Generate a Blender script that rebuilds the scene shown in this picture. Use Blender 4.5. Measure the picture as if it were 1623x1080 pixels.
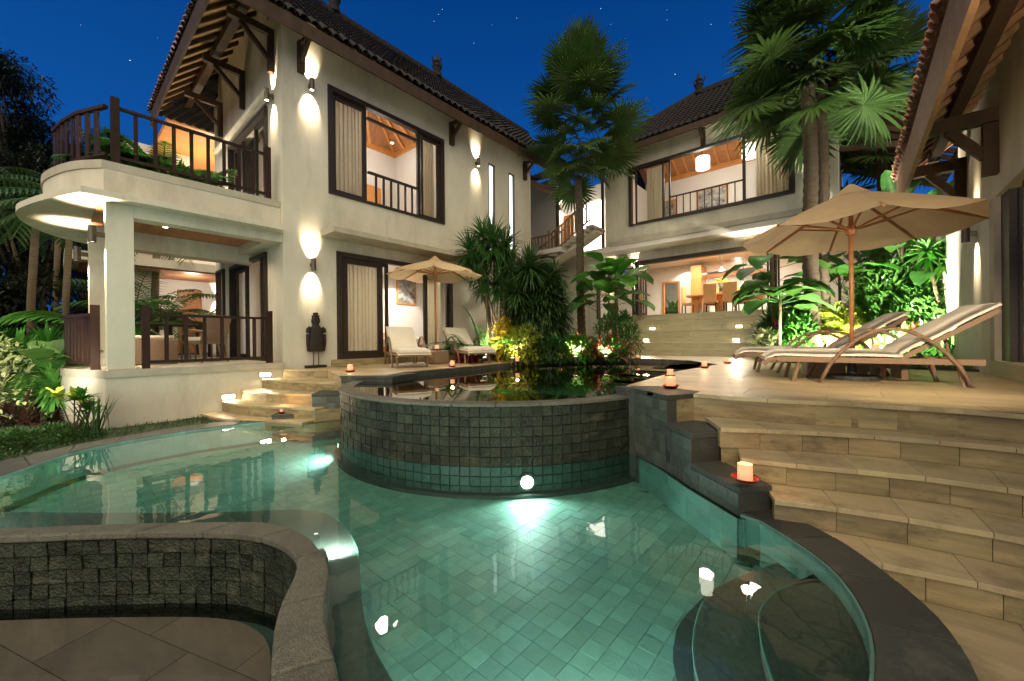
import bpy, bmesh, math, random
from mathutils import Vector, Matrix
random.seed(7)
for o in list(bpy.data.objects): bpy.data.objects.remove(o)
SC = bpy.context.scene
COL = SC.collection
R = math.radians
# ------------------------------------------------------------------ camera
EYE = Vector((0, 0, 0.52)); FOC = 625.0
_y, _p, _r = R(-40.75), R(-0.1), R(-0.53)
FW = Vector((math.sin(_y) * math.cos(_p), math.cos(_y) * math.cos(_p), math.sin(_p)))
_rt = Vector((math.cos(_y), -math.sin(_y), 0)); _up = _rt.cross(FW)
RT = _rt * math.cos(_r) + _up * math.sin(_r); UP = -_rt * math.sin(_r) + _up * math.cos(_r)
cam_d = bpy.data.cameras.new('camera'); cam = bpy.data.objects.new('camera', cam_d); COL.objects.link(cam)
cam.matrix_world = Matrix(((RT.x, UP.x, -FW.x, 0), (RT.y, UP.y, -FW.y, 0), (RT.z, UP.z, -FW.z, EYE.z), (0, 0, 0, 1)))
cam_d.sensor_width = 36; cam_d.lens = 36 * FOC / 1623; cam_d.clip_start = 0.05; cam_d.clip_end = 900
SC.camera = cam
# ------------------------------------------------------------------ world: dusk sky
W = bpy.data.worlds.new('World'); SC.world = W; W.use_nodes = True
wn, wl = W.node_tree.nodes, W.node_tree.links
wn.clear()
wo = wn.new('ShaderNodeOutputWorld'); wb = wn.new('ShaderNodeBackground'); wr = wn.new('ShaderNodeValToRGB')
wt = wn.new('ShaderNodeTexCoord'); ws = wn.new('ShaderNodeSeparateXYZ')
wl.new(wt.outputs['Generated'], ws.inputs[0]); wl.new(ws.outputs['Z'], wr.inputs[0]); wl.new(wr.outputs[0], wb.inputs[0]); wl.new(wb.outputs[0], wo.inputs[0])
wr.color_ramp.elements[0].position = 0.0; wr.color_ramp.elements[0].color = (0.03, 0.17, 0.58, 1)
wr.color_ramp.elements[1].position = 0.75; wr.color_ramp.elements[1].color = (0.0, 0.042, 0.22, 1)
e = wr.color_ramp.elements.new(0.35); e.color = (0.006, 0.105, 0.44, 1)
wb.inputs[1].default_value = 0.36
# weak, broad, warm key standing in for unseen lamps behind the camera
sd = bpy.data.lights.new('sun', 'SUN'); sd.energy = 1.9; sd.angle = R(100); sd.color = (1.0, 0.85, 0.53)
sun = bpy.data.objects.new('sun', sd); COL.objects.link(sun)
sun.rotation_euler = Vector((-0.42, 0.62, -0.72)).to_track_quat('-Z', 'Y').to_euler()
SC.view_settings.view_transform = 'Standard'; SC.view_settings.look = 'None'
SC.view_settings.exposure = 1.15; SC.view_settings.gamma = 1.0; SC.view_settings.use_curve_mapping = False
SC.render.engine = 'CYCLES'
cy = SC.cycles
cy.use_denoising = True
try: cy.denoiser = 'OPENIMAGEDENOISE'
except Exception: pass
cy.max_bounces = 7; cy.diffuse_bounces = 3; cy.glossy_bounces = 3; cy.transmission_bounces = 4; cy.transparent_max_bounces = 10
cy.caustics_reflective = False; cy.caustics_refractive = False; cy.sample_clamp_indirect = 3.0; cy.blur_glossy = 0.5
cy.use_light_tree = True

# ------------------------------------------------------------------ surveying helpers (ray through a photo point meets a real plane)
def _ray(px, py): return RT * ((px - 811.5) / FOC) + UP * ((540 - py) / FOC) + FW
def P(px, py, z=None, x=None, y=None):
    d = _ray(px, py)
    t = (z - EYE.z) / d.z if z is not None else (x / d.x if x is not None else y / d.y)
    return EYE + d * t
def G(px, w, z=0.0):
    d = _ray(px, 540); d = d * w
    return Vector((d.x, d.y, z))

# ------------------------------------------------------------------ materials
def _mat(name):
    m = bpy.data.materials.new(name); m.use_nodes = True
    return m, m.node_tree.nodes, m.node_tree.links, m.node_tree.nodes['Principled BSDF']
def mat(name, col, rough=0.6, var=0.12, scale=6.0, bump=0.0, bscale=40.0, stretch=(1, 1, 1), objvar=0.0, metal=0.0,
        emit=None, estr=0.0, coat=0.0, detail=5.0, col2=None, spec=0.5, transl=0.0, trcol=None, sheen=0.0, roughvar=0.0, attr=False, stain=None):
    m, n, l, b = _mat(name)
    tc = n.new('ShaderNodeTexCoord'); mp = n.new('ShaderNodeMapping'); mp.inputs['Scale'].default_value = stretch
    l.new(tc.outputs['Object'], mp.inputs[0])
    if attr:
        oi = n.new('ShaderNodeAttribute'); oi.attribute_name = 'var'; RND = oi.outputs['Fac']
    else:
        oi = n.new('ShaderNodeObjectInfo'); RND = oi.outputs['Random']
    ad = n.new('ShaderNodeVectorMath'); ad.operation = 'ADD'
    ml = n.new('ShaderNodeMath'); ml.operation = 'MULTIPLY'; ml.inputs[1].default_value = 37.0 if objvar else 0.0
    l.new(RND, ml.inputs[0]); l.new(mp.outputs[0], ad.inputs[0]); l.new(ml.outputs[0], ad.inputs[1])
    ns = n.new('ShaderNodeTexNoise'); ns.inputs['Scale'].default_value = scale; ns.inputs['Detail'].default_value = detail
    ns.inputs['Roughness'].default_value = 0.62
    l.new(ad.outputs[0], ns.inputs['Vector'])
    rp = n.new('ShaderNodeValToRGB'); rp.color_ramp.elements[0].position = 0.3; rp.color_ramp.elements[1].position = 0.72
    c = Vector(col); c2 = Vector(col2) if col2 else c * (1 + var)
    c1 = c * (1 - var)
    rp.color_ramp.elements[0].color = (*c1, 1); rp.color_ramp.elements[1].color = (*c2, 1)
    l.new(ns.outputs['Fac'], rp.inputs[0])
    out = rp.outputs[0]
    if objvar:
        hv = n.new('ShaderNodeHueSaturation'); mr = n.new('ShaderNodeMapRange')
        mr.inputs['To Min'].default_value = 1 - objvar; mr.inputs['To Max'].default_value = 1 + objvar
        l.new(RND, mr.inputs[0]); l.new(mr.outputs[0], hv.inputs['Value']); l.new(out, hv.inputs['Color'])
        mh = n.new('ShaderNodeMapRange'); mm = n.new('ShaderNodeMath'); mm.operation = 'FRACT'
        m7 = n.new('ShaderNodeMath'); m7.operation = 'MULTIPLY'; m7.inputs[1].default_value = 7.3
        l.new(RND, m7.inputs[0]); l.new(m7.outputs[0], mm.inputs[0]); l.new(mm.outputs[0], mh.inputs[0])
        mh.inputs['To Min'].default_value = 0.5 - objvar * 0.06; mh.inputs['To Max'].default_value = 0.5 + objvar * 0.06
        l.new(mh.outputs[0], hv.inputs['Hue']); out = hv.outputs[0]
    if stain:   # (colour, noise scale, lower threshold, amount, stretch): weathering with its own shape, continuous over the pieces
        sc_, ss, th, am, sz = stain
        m2 = n.new('ShaderNodeMapping'); m2.inputs['Scale'].default_value = sz; l.new(tc.outputs['Object'], m2.inputs[0])
        n2 = n.new('ShaderNodeTexNoise'); n2.inputs['Scale'].default_value = ss; n2.inputs['Detail'].default_value = 8; n2.inputs['Roughness'].default_value = 0.7
        l.new(m2.outputs[0], n2.inputs['Vector'])
        r2 = n.new('ShaderNodeMapRange'); r2.inputs['From Min'].default_value = th; r2.inputs['From Max'].default_value = th + 0.12; r2.inputs['To Max'].default_value = am
        l.new(n2.outputs['Fac'], r2.inputs[0])
        mx2 = n.new('ShaderNodeMix'); mx2.data_type = 'RGBA'; l.new(r2.outputs[0], mx2.inputs[0]); l.new(out, mx2.inputs[6]); mx2.inputs[7].default_value = (*sc_, 1); out = mx2.outputs[2]
    l.new(out, b.inputs['Base Color'])
    b.inputs['Roughness'].default_value = rough; b.inputs['Metallic'].default_value = metal
    if roughvar:
        rr = n.new('ShaderNodeMapRange'); rr.inputs['To Min'].default_value = max(0.03, rough - roughvar); rr.inputs['To Max'].default_value = min(1, rough + roughvar)
        l.new(ns.outputs['Fac'], rr.inputs[0]); l.new(rr.outputs[0], b.inputs['Roughness'])
    b.inputs['Specular IOR Level'].default_value = spec
    if coat: b.inputs['Coat Weight'].default_value = coat; b.inputs['Coat Roughness'].default_value = 0.15
    if bump:
        nb = n.new('ShaderNodeTexNoise'); nb.inputs['Scale'].default_value = bscale; nb.inputs['Detail'].default_value = 4
        l.new(ad.outputs[0], nb.inputs['Vector'])
        bp = n.new('ShaderNodeBump'); bp.inputs['Strength'].default_value = bump; bp.inputs['Distance'].default_value = 0.02
        l.new(nb.outputs['Fac'], bp.inputs['Height']); l.new(bp.outputs[0], b.inputs['Normal'])
    if emit:
        b.inputs['Emission Color'].default_value = (*emit, 1); b.inputs['Emission Strength'].default_value = estr
    if transl:
        tr = n.new('ShaderNodeBsdfTranslucent'); mx = n.new('ShaderNodeMixShader'); mx.inputs[0].default_value = transl
        if trcol: tr.inputs[0].default_value = (*trcol, 1)
        else: l.new(out, tr.inputs[0])
        l.new(b.outputs[0], mx.inputs[1]); l.new(tr.outputs[0], mx.inputs[2])
        l.new(mx.outputs[0], n['Material Output'].inputs[0])
    return m
def clear_mat(name, tint, rough=0.0, ripple=0.0, rscale=3.0, ior=1.33, boost=1.0):
    """thin clear surface: transmits with a tint and mirrors by Fresnel"""
    m, n, l, b = _mat(name); n.remove(b)
    fr = n.new('ShaderNodeFresnel'); fr.inputs[0].default_value = ior
    tr = n.new('ShaderNodeBsdfTransparent'); tr.inputs[0].default_value = (*tint, 1)
    gl = n.new('ShaderNodeBsdfGlossy'); gl.inputs['Roughness'].default_value = rough
    mx = n.new('ShaderNodeMixShader')
    if boost != 1.0:
        mu = n.new('ShaderNodeMath'); mu.operation = 'MULTIPLY'; mu.use_clamp = True; mu.inputs[1].default_value = boost
        l.new(fr.outputs[0], mu.inputs[0]); l.new(mu.outputs[0], mx.inputs[0])
    else: l.new(fr.outputs[0], mx.inputs[0])
    l.new(tr.outputs[0], mx.inputs[1]); l.new(gl.outputs[0], mx.inputs[2]); l.new(mx.outputs[0], n['Material Output'].inputs[0])
    if ripple:
        tc = n.new('ShaderNodeTexCoord'); ns = n.new('ShaderNodeTexNoise'); ns.inputs['Scale'].default_value = rscale; ns.inputs['Detail'].default_value = 2
        bp = n.new('ShaderNodeBump'); bp.inputs['Strength'].default_value = ripple; bp.inputs['Distance'].default_value = 0.01
        l.new(tc.outputs['Object'], ns.inputs['Vector']); l.new(ns.outputs['Fac'], bp.inputs['Height'])
        l.new(bp.outputs[0], gl.inputs['Normal']); l.new(bp.outputs[0], fr.inputs['Normal'])
    return m
def emis(name, col, s):
    m, n, l, b = _mat(name); n.remove(b); e = n.new('ShaderNodeEmission'); e.inputs[0].default_value = (*col, 1); e.inputs[1].default_value = s
    l.new(e.outputs[0], n['Material Output'].inputs[0]); return m
M = {}
M['plaster'] = mat('plaster', (0.62, 0.58, 0.47), 0.85, 0.15, 1.3, 0.08, 25, stretch=(1, 1, .45), detail=9, stain=((0.40, 0.36, 0.28), 1.3, 0.50, 0.5, (1, 1, .25)))
M['plaster_in'] = mat('plaster_in', (0.74, 0.70, 0.64), 0.8, 0.03, 2)
M['plaster_trim'] = mat('plaster_trim', (0.42, 0.38, 0.30), 0.85, 0.16, 3.0, 0.1, 40, detail=8)
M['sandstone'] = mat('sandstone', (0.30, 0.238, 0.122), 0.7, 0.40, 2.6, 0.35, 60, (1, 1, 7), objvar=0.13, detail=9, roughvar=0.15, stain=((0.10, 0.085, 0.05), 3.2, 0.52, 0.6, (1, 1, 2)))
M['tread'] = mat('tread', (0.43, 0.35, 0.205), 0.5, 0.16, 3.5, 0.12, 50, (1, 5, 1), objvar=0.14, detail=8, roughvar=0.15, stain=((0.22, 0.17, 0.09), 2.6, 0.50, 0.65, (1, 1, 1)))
M['paver'] = mat('paver', (0.45, 0.345, 0.20), 0.42, 0.22, 2.6, 0.10, 22, (0.6, 2.6, 1), objvar=0.13, detail=7, roughvar=0.16, stain=((0.28, 0.20, 0.10), 1.8, 0.50, 0.55, (1, 2, 1)))
M['step_stone'] = mat('step_stone', (0.44, 0.40, 0.26), 0.6, 0.15, 2.5, 0.1, 40, (1, 1, 5), objvar=0.08, detail=8)
M['granite'] = mat('granite', (0.043, 0.047, 0.040), 0.65, 0.35, 60, 0.3, 160, objvar=0.18, detail=6, roughvar=0.2, stain=((0.15, 0.145, 0.12), 3.5, 0.54, 0.4, (1, 1, 1)))
M['rim_stone'] = mat('rim_stone', (0.115, 0.112, 0.088), 0.6, 0.35, 40, 0.6, 120, objvar=0.15, detail=9, roughvar=0.2, stain=((0.05, 0.05, 0.035), 4.5, 0.52, 0.6, (1, 1, 1)))
M['pool_bank'] = mat('pool_bank', (0.22, 0.42, 0.36), 0.6, 0.12, 6, 0.1, 60, objvar=0.15)
M['teal_glow_tile'] = mat('teal_glow_tile', (0.024, 0.058, 0.042), 0.5, 0.4, 8, 0.4, 40, objvar=0.25, detail=8)  # same dark stone, with the teal glow of the lit water painted in
M['shelf'] = mat('shelf', (0.12, 0.115, 0.10), 0.5, 0.25, 30, 0.1, 100)
M['dark_tile'] = mat('dark_tile', (0.021, 0.027, 0.016), 0.42, 0.55, 12, 1.0, 60, objvar=0.38, detail=9, roughvar=0.2, spec=0.35, stain=((0.17, 0.15, 0.10), 2.4, 0.58, 0.5, (1, 1, 2.5)))
M['side_tile'] = mat('side_tile', (0.07, 0.085, 0.07), 0.5, 0.3, 8, 0.5, 40, objvar=0.25, detail=8)
M['pool_tile'] = mat('pool_tile', (0.21, 0.355, 0.305), 0.6, 0.14, 6, 0.2, 60, objvar=0.15, detail=9, stain=((0.10, 0.20, 0.15), 3.0, 0.60, 0.35, (1, 1, 1)))
M['dark_tile_s'] = mat('dark_tile_s', (0.021, 0.027, 0.016), 0.42, 0.55, 12, 1.0, 60, objvar=0.38, detail=9, roughvar=0.2, spec=0.35, attr=True)
M['pool_tile_s'] = mat('pool_tile_s', (0.21, 0.355, 0.305), 0.6, 0.14, 6, 0.2, 60, objvar=0.15, detail=9, attr=True, stain=((0.10, 0.20, 0.15), 3.0, 0.60, 0.35, (1, 1, 1)))
M['pool_base'] = mat('pool_base', (0.06, 0.12, 0.09), 0.8)
M['pool_wall'] = mat('pool_wall', (0.11, 0.24, 0.195), 0.6, 0.12, 6, 0.1, 60, objvar=0.15)
M['marble'] = mat('marble', (0.27, 0.215, 0.15), 0.35, 0.25, 2.0, 0.03, 30, (1, 3.5, 1), objvar=0.08, detail=8)
M['water'] = clear_mat('water', (0.65, 0.90, 0.84), 0.0, 0.16, 4.0, boost=1.7)
M['upper_water'] = clear_mat('upper_water', (0.62, 0.85, 0.75), 0.0, 0.05, 3.0, boost=1.5)
M['lower_water'] = clear_mat('lower_water', (0.75, 0.8, 0.85), 0.0, 0.03, 2.0, boost=1.2)
M['glass'] = clear_mat('glass', (0.93, 0.95, 0.94), 0.0, ior=1.5)
M['dark_wood'] = mat('dark_wood', (0.030, 0.014, 0.009), 0.6, 0.3, 8, 0.1, 60, (1, 1, 0.2), objvar=0.2, spec=0.2)
M['beam_wood'] = mat('beam_wood', (0.055, 0.032, 0.018), 0.65, 0.3, 6, 0.15, 60, (1, 1, 0.3), objvar=0.2, spec=0.25)
M['rafter_wood'] = mat('rafter_wood', (0.22, 0.125, 0.06), 0.6, 0.3, 8, 0.15, 70, objvar=0.25)
M['soffit'] = mat('soffit', (0.58, 0.36, 0.17), 0.7, 0.2, 5, 0.1, 50, objvar=0.1)
M['teak'] = mat('teak', (0.36, 0.15, 0.055), 0.45, 0.25, 5, 0.05, 60, (0.4, 3, 1), objvar=0.1)
M['orange_wood'] = mat('orange_wood', (0.55, 0.23, 0.06), 0.4, 0.12, 4)
M['frame'] = mat('frame', (0.026, 0.016, 0.010), 0.5, 0.2, 10, objvar=0.1)
M['roof'] = mat('roof', (0.011, 0.008, 0.008), 0.9, 0.5, 7, 0.4, 40, detail=8)
M['terracotta'] = mat('terracotta', (0.42, 0.21, 0.12), 0.75, 0.35, 14, 0.4, 60, objvar=0.35, detail=8)
M['old_tile'] = mat('old_tile', (0.17, 0.09, 0.06), 0.8, 0.4, 14, 0.4, 60, objvar=0.4, detail=8)
M['rattan'] = mat('rattan', (0.24, 0.155, 0.095), 0.6, 0.3, 120, 0.5, 200, objvar=0.1)
M['cushion'] = mat('cushion', (0.78, 0.72, 0.60), 0.9, 0.05, 5, 0.12, 12)
M['canvas'] = mat('canvas', (0.70, 0.53, 0.32), 0.85, 0.08, 4, 0.05, 80, transl=0.5)
M['pole_wood'] = mat('pole_wood', (0.36, 0.15, 0.055), 0.4, 0.2, 20, (0.0))
M['curtain'] = mat('curtain', (0.72, 0.64, 0.47), 0.9, 0.06, 30, stretch=(1, 1, 0.1), transl=0.4)
M['black_metal'] = mat('black_metal', (0.03, 0.03, 0.03), 0.4, metal=0.6)
M['bronze'] = mat('bronze', (0.12, 0.10, 0.075), 0.4, metal=0.7)
M['black_stone'] = mat('black_stone', (0.024, 0.017, 0.011), 0.85, 0.5, 25, 1.0, 70)
M['red_dish'] = mat('red_dish', (0.55, 0.05, 0.015), 0.35)
M['lamp_on'] = emis('lamp_on', (1.0, 0.90, 0.72), 10)
M['step_lamp_on'] = emis('step_lamp_on', (1.0, 0.88, 0.62), 9)
M['pool_lamp_on'] = emis('pool_lamp_on', (0.9, 1.0, 0.95), 14)
M['pend_on'] = emis('pend_on', (1.0, 0.90, 0.72), 2.6)
M['cove_on'] = emis('cove_on', (1.0, 0.92, 0.78), 3.0)
M['white_gap'] = emis('white_gap', (0.95, 0.97, 1.0), 1.1)
M['white_paint'] = mat('white_paint', (0.75, 0.73, 0.70), 0.5, 0.02)
M['leather'] = mat('leather', (0.62, 0.33, 0.12), 0.5, 0.06, objvar=0.05)
M['bark'] = mat('bark', (0.13, 0.095, 0.055), 0.9, 0.4, 6, 0.9, 30, (1, 1, 7), detail=8)
M['palm_bark'] = mat('palm_bark', (0.075, 0.053, 0.032), 0.9, 0.4, 5, 1.0, 14, (1, 1, 5), detail=8)
M['soil'] = mat('soil', (0.03, 0.024, 0.015), 0.95, 0.4, 10, 0.8, 30)
M['lawn'] = mat('lawn', (0.03, 0.045, 0.014), 0.95, 0.5, 8, 0.8, 60, detail=8)
def leafm(name, col, v=0.35, rough=0.38, tl=0.28): 
    return mat(name, col, rough, v, 3.2, 0, 10, objvar=0.22, transl=tl, detail=3)
M['leaf_palm'] = leafm('leaf_palm', (0.040, 0.090, 0.012), rough=.75)
M['leaf_dark'] = leafm('leaf_dark', (0.036, 0.092, 0.022))
M['leaf_mid'] = leafm('leaf_mid', (0.045, 0.13, 0.025))
M['leaf_bright'] = leafm('leaf_bright', (0.06, 0.21, 0.022))
M['leaf_lime'] = leafm('leaf_lime', (0.26, 0.34, 0.03))
M['leaf_yellow'] = leafm('leaf_yellow', (0.55, 0.38, 0.03))
M['leaf_red'] = leafm('leaf_red', (0.20, 0.028, 0.02))
M['leaf_shade'] = leafm('leaf_shade', (0.06, 0.19, 0.028), v=.5)
M['leaf_purple'] = leafm('leaf_purple', (0.055, 0.022, 0.018))
M['leaf_varieg'] = leafm('leaf_varieg', (0.38, 0.42, 0.20))
M['leaf_black'] = leafm('leaf_black', (0.016, 0.024, 0.013))
M['flower_yellow'] = mat('flower_yellow', (0.8, 0.55, 0.02), 0.6)
# candle shade: warm paper, brighter towards the flame inside
M['candle'] = mat('candle', (0.62, 0.40, 0.24), 0.6, emit=(1.0, 0.56, 0.30), estr=0.36, transl=.3)
M['candle_core'] = emis('candle_core', (1.0, 0.88, 0.80), 1.6)
M['flame'] = emis('flame', (1.0, 0.6, 0.25), 20)

# ------------------------------------------------------------------ object helpers
LOCS = {}
def link(o): COL.objects.link(o); return o
def thing(name, label, cat, loc=(0, 0, 0), group=None, rz=0.0):
    o = link(bpy.data.objects.new(name, None)); o.location = loc; o.rotation_euler = (0, 0, rz); o.empty_display_size = 0.1
    o['label'] = label; o['category'] = cat
    if group: o['group'] = group
    LOCS[o] = Vector(loc); return o
def tag(o, label=None, cat=None, group=None, kind=None):
    if label: o['label'] = label
    if cat: o['category'] = cat
    if group: o['group'] = group
    if kind: o['kind'] = kind
    return o
class MB:
    def __init__(s): s.v = []; s.f = []
    def add(s, vs, fs):
        n = len(s.v); s.v += [Vector(v) for v in vs]; s.f += [tuple(i + n for i in f) for f in fs]; return s
    def box(s, x0, x1, y0, y1, z0, z1):
        return s.add([(x0, y0, z0), (x1, y0, z0), (x1, y1, z0), (x0, y1, z0), (x0, y0, z1), (x1, y0, z1), (x1, y1, z1), (x0, y1, z1)],
                     [(0, 3, 2, 1), (4, 5, 6, 7), (0, 1, 5, 4), (1, 2, 6, 5), (2, 3, 7, 6), (3, 0, 4, 7)])
    def prism(s, pts, z0, z1):
        n = len(pts); a = sum(pts[i][0] * pts[(i + 1) % n][1] - pts[(i + 1) % n][0] * pts[i][1] for i in range(n))
        if a < 0: pts = list(pts)[::-1]
        return s.add([(p[0], p[1], z0) for p in pts] + [(p[0], p[1], z1) for p in pts],
                     [tuple(range(n - 1, -1, -1)), tuple(range(n, 2 * n))] + [(i, (i + 1) % n, n + (i + 1) % n, n + i) for i in range(n)])
    def bar(s, a, b, w, h, up=(0, 0, 1)):
        a, b = Vector(a), Vector(b); d = (b - a).normalized(); u = Vector(up); sd_ = d.cross(u)
        if sd_.length < 1e-4: sd_ = d.cross(Vector((1, 0, 0)))
        sd_.normalize(); u = sd_.cross(d).normalized(); sx = sd_ * w / 2; ux = u * h / 2
        vs = [a - sx - ux, a + sx - ux, a + sx + ux, a - sx + ux, b - sx - ux, b + sx - ux, b + sx + ux, b - sx + ux]
        return s.add(vs, [(0, 1, 2, 3), (7, 6, 5, 4), (0, 4, 5, 1), (1, 5, 6, 2), (2, 6, 7, 3), (3, 7, 4, 0)])
    def tube(s, pts, rad, n=8, caps=True):
        pts = [Vector(p) for p in pts]; rad = rad if hasattr(rad, '__len__') else [rad] * len(pts); vs = []; fs = []
        ref = Vector((0.13, 0.31, 1)).normalized()
        for i, p in enumerate(pts):
            d = (pts[min(i + 1, len(pts) - 1)] - pts[max(i - 1, 0)]).normalized()
            a = d.cross(ref)
            if a.length < 0.05: a = d.cross(Vector((1, 0, 0)))
            a.normalize(); b = d.cross(a)
            vs += [p + (a * math.cos(2 * math.pi * k / n) + b * math.sin(2 * math.pi * k / n)) * rad[i] for k in range(n)]
        for i in range(len(pts) - 1):
            fs += [(i * n + k, i * n + (k + 1) % n, (i + 1) * n + (k + 1) % n, (i + 1) * n + k) for k in range(n)]
        if caps: fs += [tuple(range(n - 1, -1, -1)), tuple(range((len(pts) - 1) * n, len(pts) * n))]
        return s.add(vs, fs)
    def lathe(s, prof, c=(0, 0, 0), n=16):
        vs = []; fs = []; c = Vector(c)
        for r, z in prof: vs += [c + Vector((r * math.cos(2 * math.pi * k / n), r * math.sin(2 * math.pi * k / n), z)) for k in range(n)]
        for i in range(len(prof) - 1): fs += [(i * n + k, i * n + (k + 1) % n, (i + 1) * n + (k + 1) % n, (i + 1) * n + k) for k in range(n)]
        return s.add(vs, fs)
    def build(s, name, m, parent=None, smooth=False, kind=None, bevel=0.0, local=False, var=None):
        me = bpy.data.meshes.new(name)
        off = LOCS.get(parent, Vector()) if (parent and not local) else Vector()
        me.from_pydata([tuple(v - off) for v in s.v], [], s.f); me.materials.append(M[m] if isinstance(m, str) else m)
        if smooth:
            for p in me.polygons: p.use_smooth = True
        if var:
            at = me.attributes.new('var', 'FLOAT', 'FACE'); vv = []
            for i in range(len(s.f)): vv.append(((i // var) * 0.6180339) % 1.0)
            at.data.foreach_set('value', vv)
        me.update()
        o = link(bpy.data.objects.new(name, me))
        if parent: o.parent = parent; LOCS[o] = off
        else: LOCS[o] = Vector()
        if kind: o['kind'] = kind
        if bevel:
            b = o.modifiers.new('b', 'BEVEL'); b.width = bevel; b.segments = 2; b.limit_method = 'ANGLE'
        return o
def struct(o): o['kind'] = 'structure'; return o
def dup(root, loc, rz=0.0, label=None, group=None, scale=1.0):
    r = root.copy(); link(r); r.location = loc; r.rotation_euler = (0, 0, rz); r.scale = (scale,) * 3
    if label: r['label'] = label
    if group: r['group'] = group
    for ch in root.children:
        c = ch.copy(); link(c); c.parent = r
        for g in ch.children:
            d = g.copy(); link(d); d.parent = c
    return r
def clip(poly, a, b):
    """keep the part of poly left of the line a->b"""
    out = []; n = len(poly); ex, ey = b[0] - a[0], b[1] - a[1]
    def sd_(p): return ex * (p[1] - a[1]) - ey * (p[0] - a[0])
    for i in range(n):
        p, q = poly[i], poly[(i + 1) % n]; sp, sq = sd_(p), sd_(q)
        if sp >= 0: out.append(p)
        if (sp >= 0) != (sq >= 0):
            t = sp / (sp - sq); out.append((p[0] + t * (q[0] - p[0]), p[1] + t * (q[1] - p[1])))
    return out
def clip_quad(poly, quad):
    for i in range(4):
        poly = clip(poly, quad[i], quad[(i + 1) % 4])
        if len(poly) < 3: return []
    return poly
def area(p): return 0.5 * sum(p[i][0] * p[(i + 1) % len(p)][1] - p[(i + 1) % len(p)][0] * p[i][1] for i in range(len(p)))
def inside(p, poly):
    c = False; n = len(poly)
    for i in range(n):
        a, b = poly[i], poly[(i + 1) % n]
        if (a[1] > p[1]) != (b[1] > p[1]) and p[0] < (b[0] - a[0]) * (p[1] - a[1]) / (b[1] - a[1]) + a[0]: c = not c
    return c
def resample(pts, step, closed=False):
    pts = [Vector((p[0], p[1], 0)) for p in pts]
    if closed: pts.append(pts[0])
    L = [0]
    for i in range(1, len(pts)): L.append(L[-1] + (pts[i] - pts[i - 1]).length)
    n = max(1, round(L[-1] / step)); out = []
    for k in range(n + 1):
        s = L[-1] * k / n; i = 1
        while i < len(L) - 1 and L[i] < s: i += 1
        t = (s - L[i - 1]) / max(1e-9, L[i] - L[i - 1]); out.append(pts[i - 1].lerp(pts[i], t))
    return out
def smooth_line(pts, it=2):
    pts = [Vector((p[0], p[1], 0)) for p in pts]
    for _ in range(it):
        q = [pts[0]]
        for i in range(len(pts) - 1): q += [pts[i].lerp(pts[i + 1], 0.25), pts[i].lerp(pts[i + 1], 0.75)]
        q.append(pts[-1]); pts = q
    return pts
def xy(*px, z): return [tuple(P(a, b, z=z)[:2]) for a, b in px]
def wall_open(mb, axis, c0, c1, a0, a1, z0, z1, ops):
    """wall slab between c0,c1 along axis ('x': plane x=c) spanning a0..a1, z0..z1, with openings (a,b,zb,zt)"""
    A = sorted(set([a0, a1] + [v for o in ops for v in o[:2] if a0 < v < a1])); Zs = sorted(set([z0, z1] + [v for o in ops for v in o[2:4] if z0 < v < z1]))
    for i in range(len(A) - 1):
        run = None
        for j in range(len(Zs) - 1):
            am, zm = (A[i] + A[i + 1]) / 2, (Zs[j] + Zs[j + 1]) / 2
            solid = not any(o[0] < am < o[1] and o[2] < zm < o[3] for o in ops)
            if solid: run = (run[0], Zs[j + 1]) if run else (Zs[j], Zs[j + 1])
            if (not solid or j == len(Zs) - 2) and run:
                if axis == 'x': mb.box(c0, c1, A[i], A[i + 1], run[0], run[1])
                else: mb.box(A[i], A[i + 1], c0, c1, run[0], run[1])
                run = None
    return mb
def lamp(kind, name, loc, power, col=(1, 0.82, 0.58), size=0.03, target=None, spot=None, blend=0.5, parent=None, sx=None, sy=None):
    ld = bpy.data.lights.new(name, kind); ld.energy = power; ld.color = col
    if kind == 'AREA':
        ld.shape = 'RECTANGLE'; ld.size = sx or size; ld.size_y = sy or size
    else: ld.shadow_soft_size = size
    if kind == 'SPOT': ld.spot_size = R(spot); ld.spot_blend = blend
    o = link(bpy.data.objects.new(name, ld)); o.location = Vector(loc) - (LOCS.get(parent, Vector()) if parent else Vector())
    if target is not None: o.rotation_euler = (Vector(target) - Vector(loc)).to_track_quat('-Z', 'Y').to_euler()
    if parent: o.parent = parent
    return o
WARM = (1.0, 0.80, 0.54)

# ================================================================== GROUND
struct(MB().box(-90, 90, -40, 140, -1.6, -1.30).build('ground', 'soil'))
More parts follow.
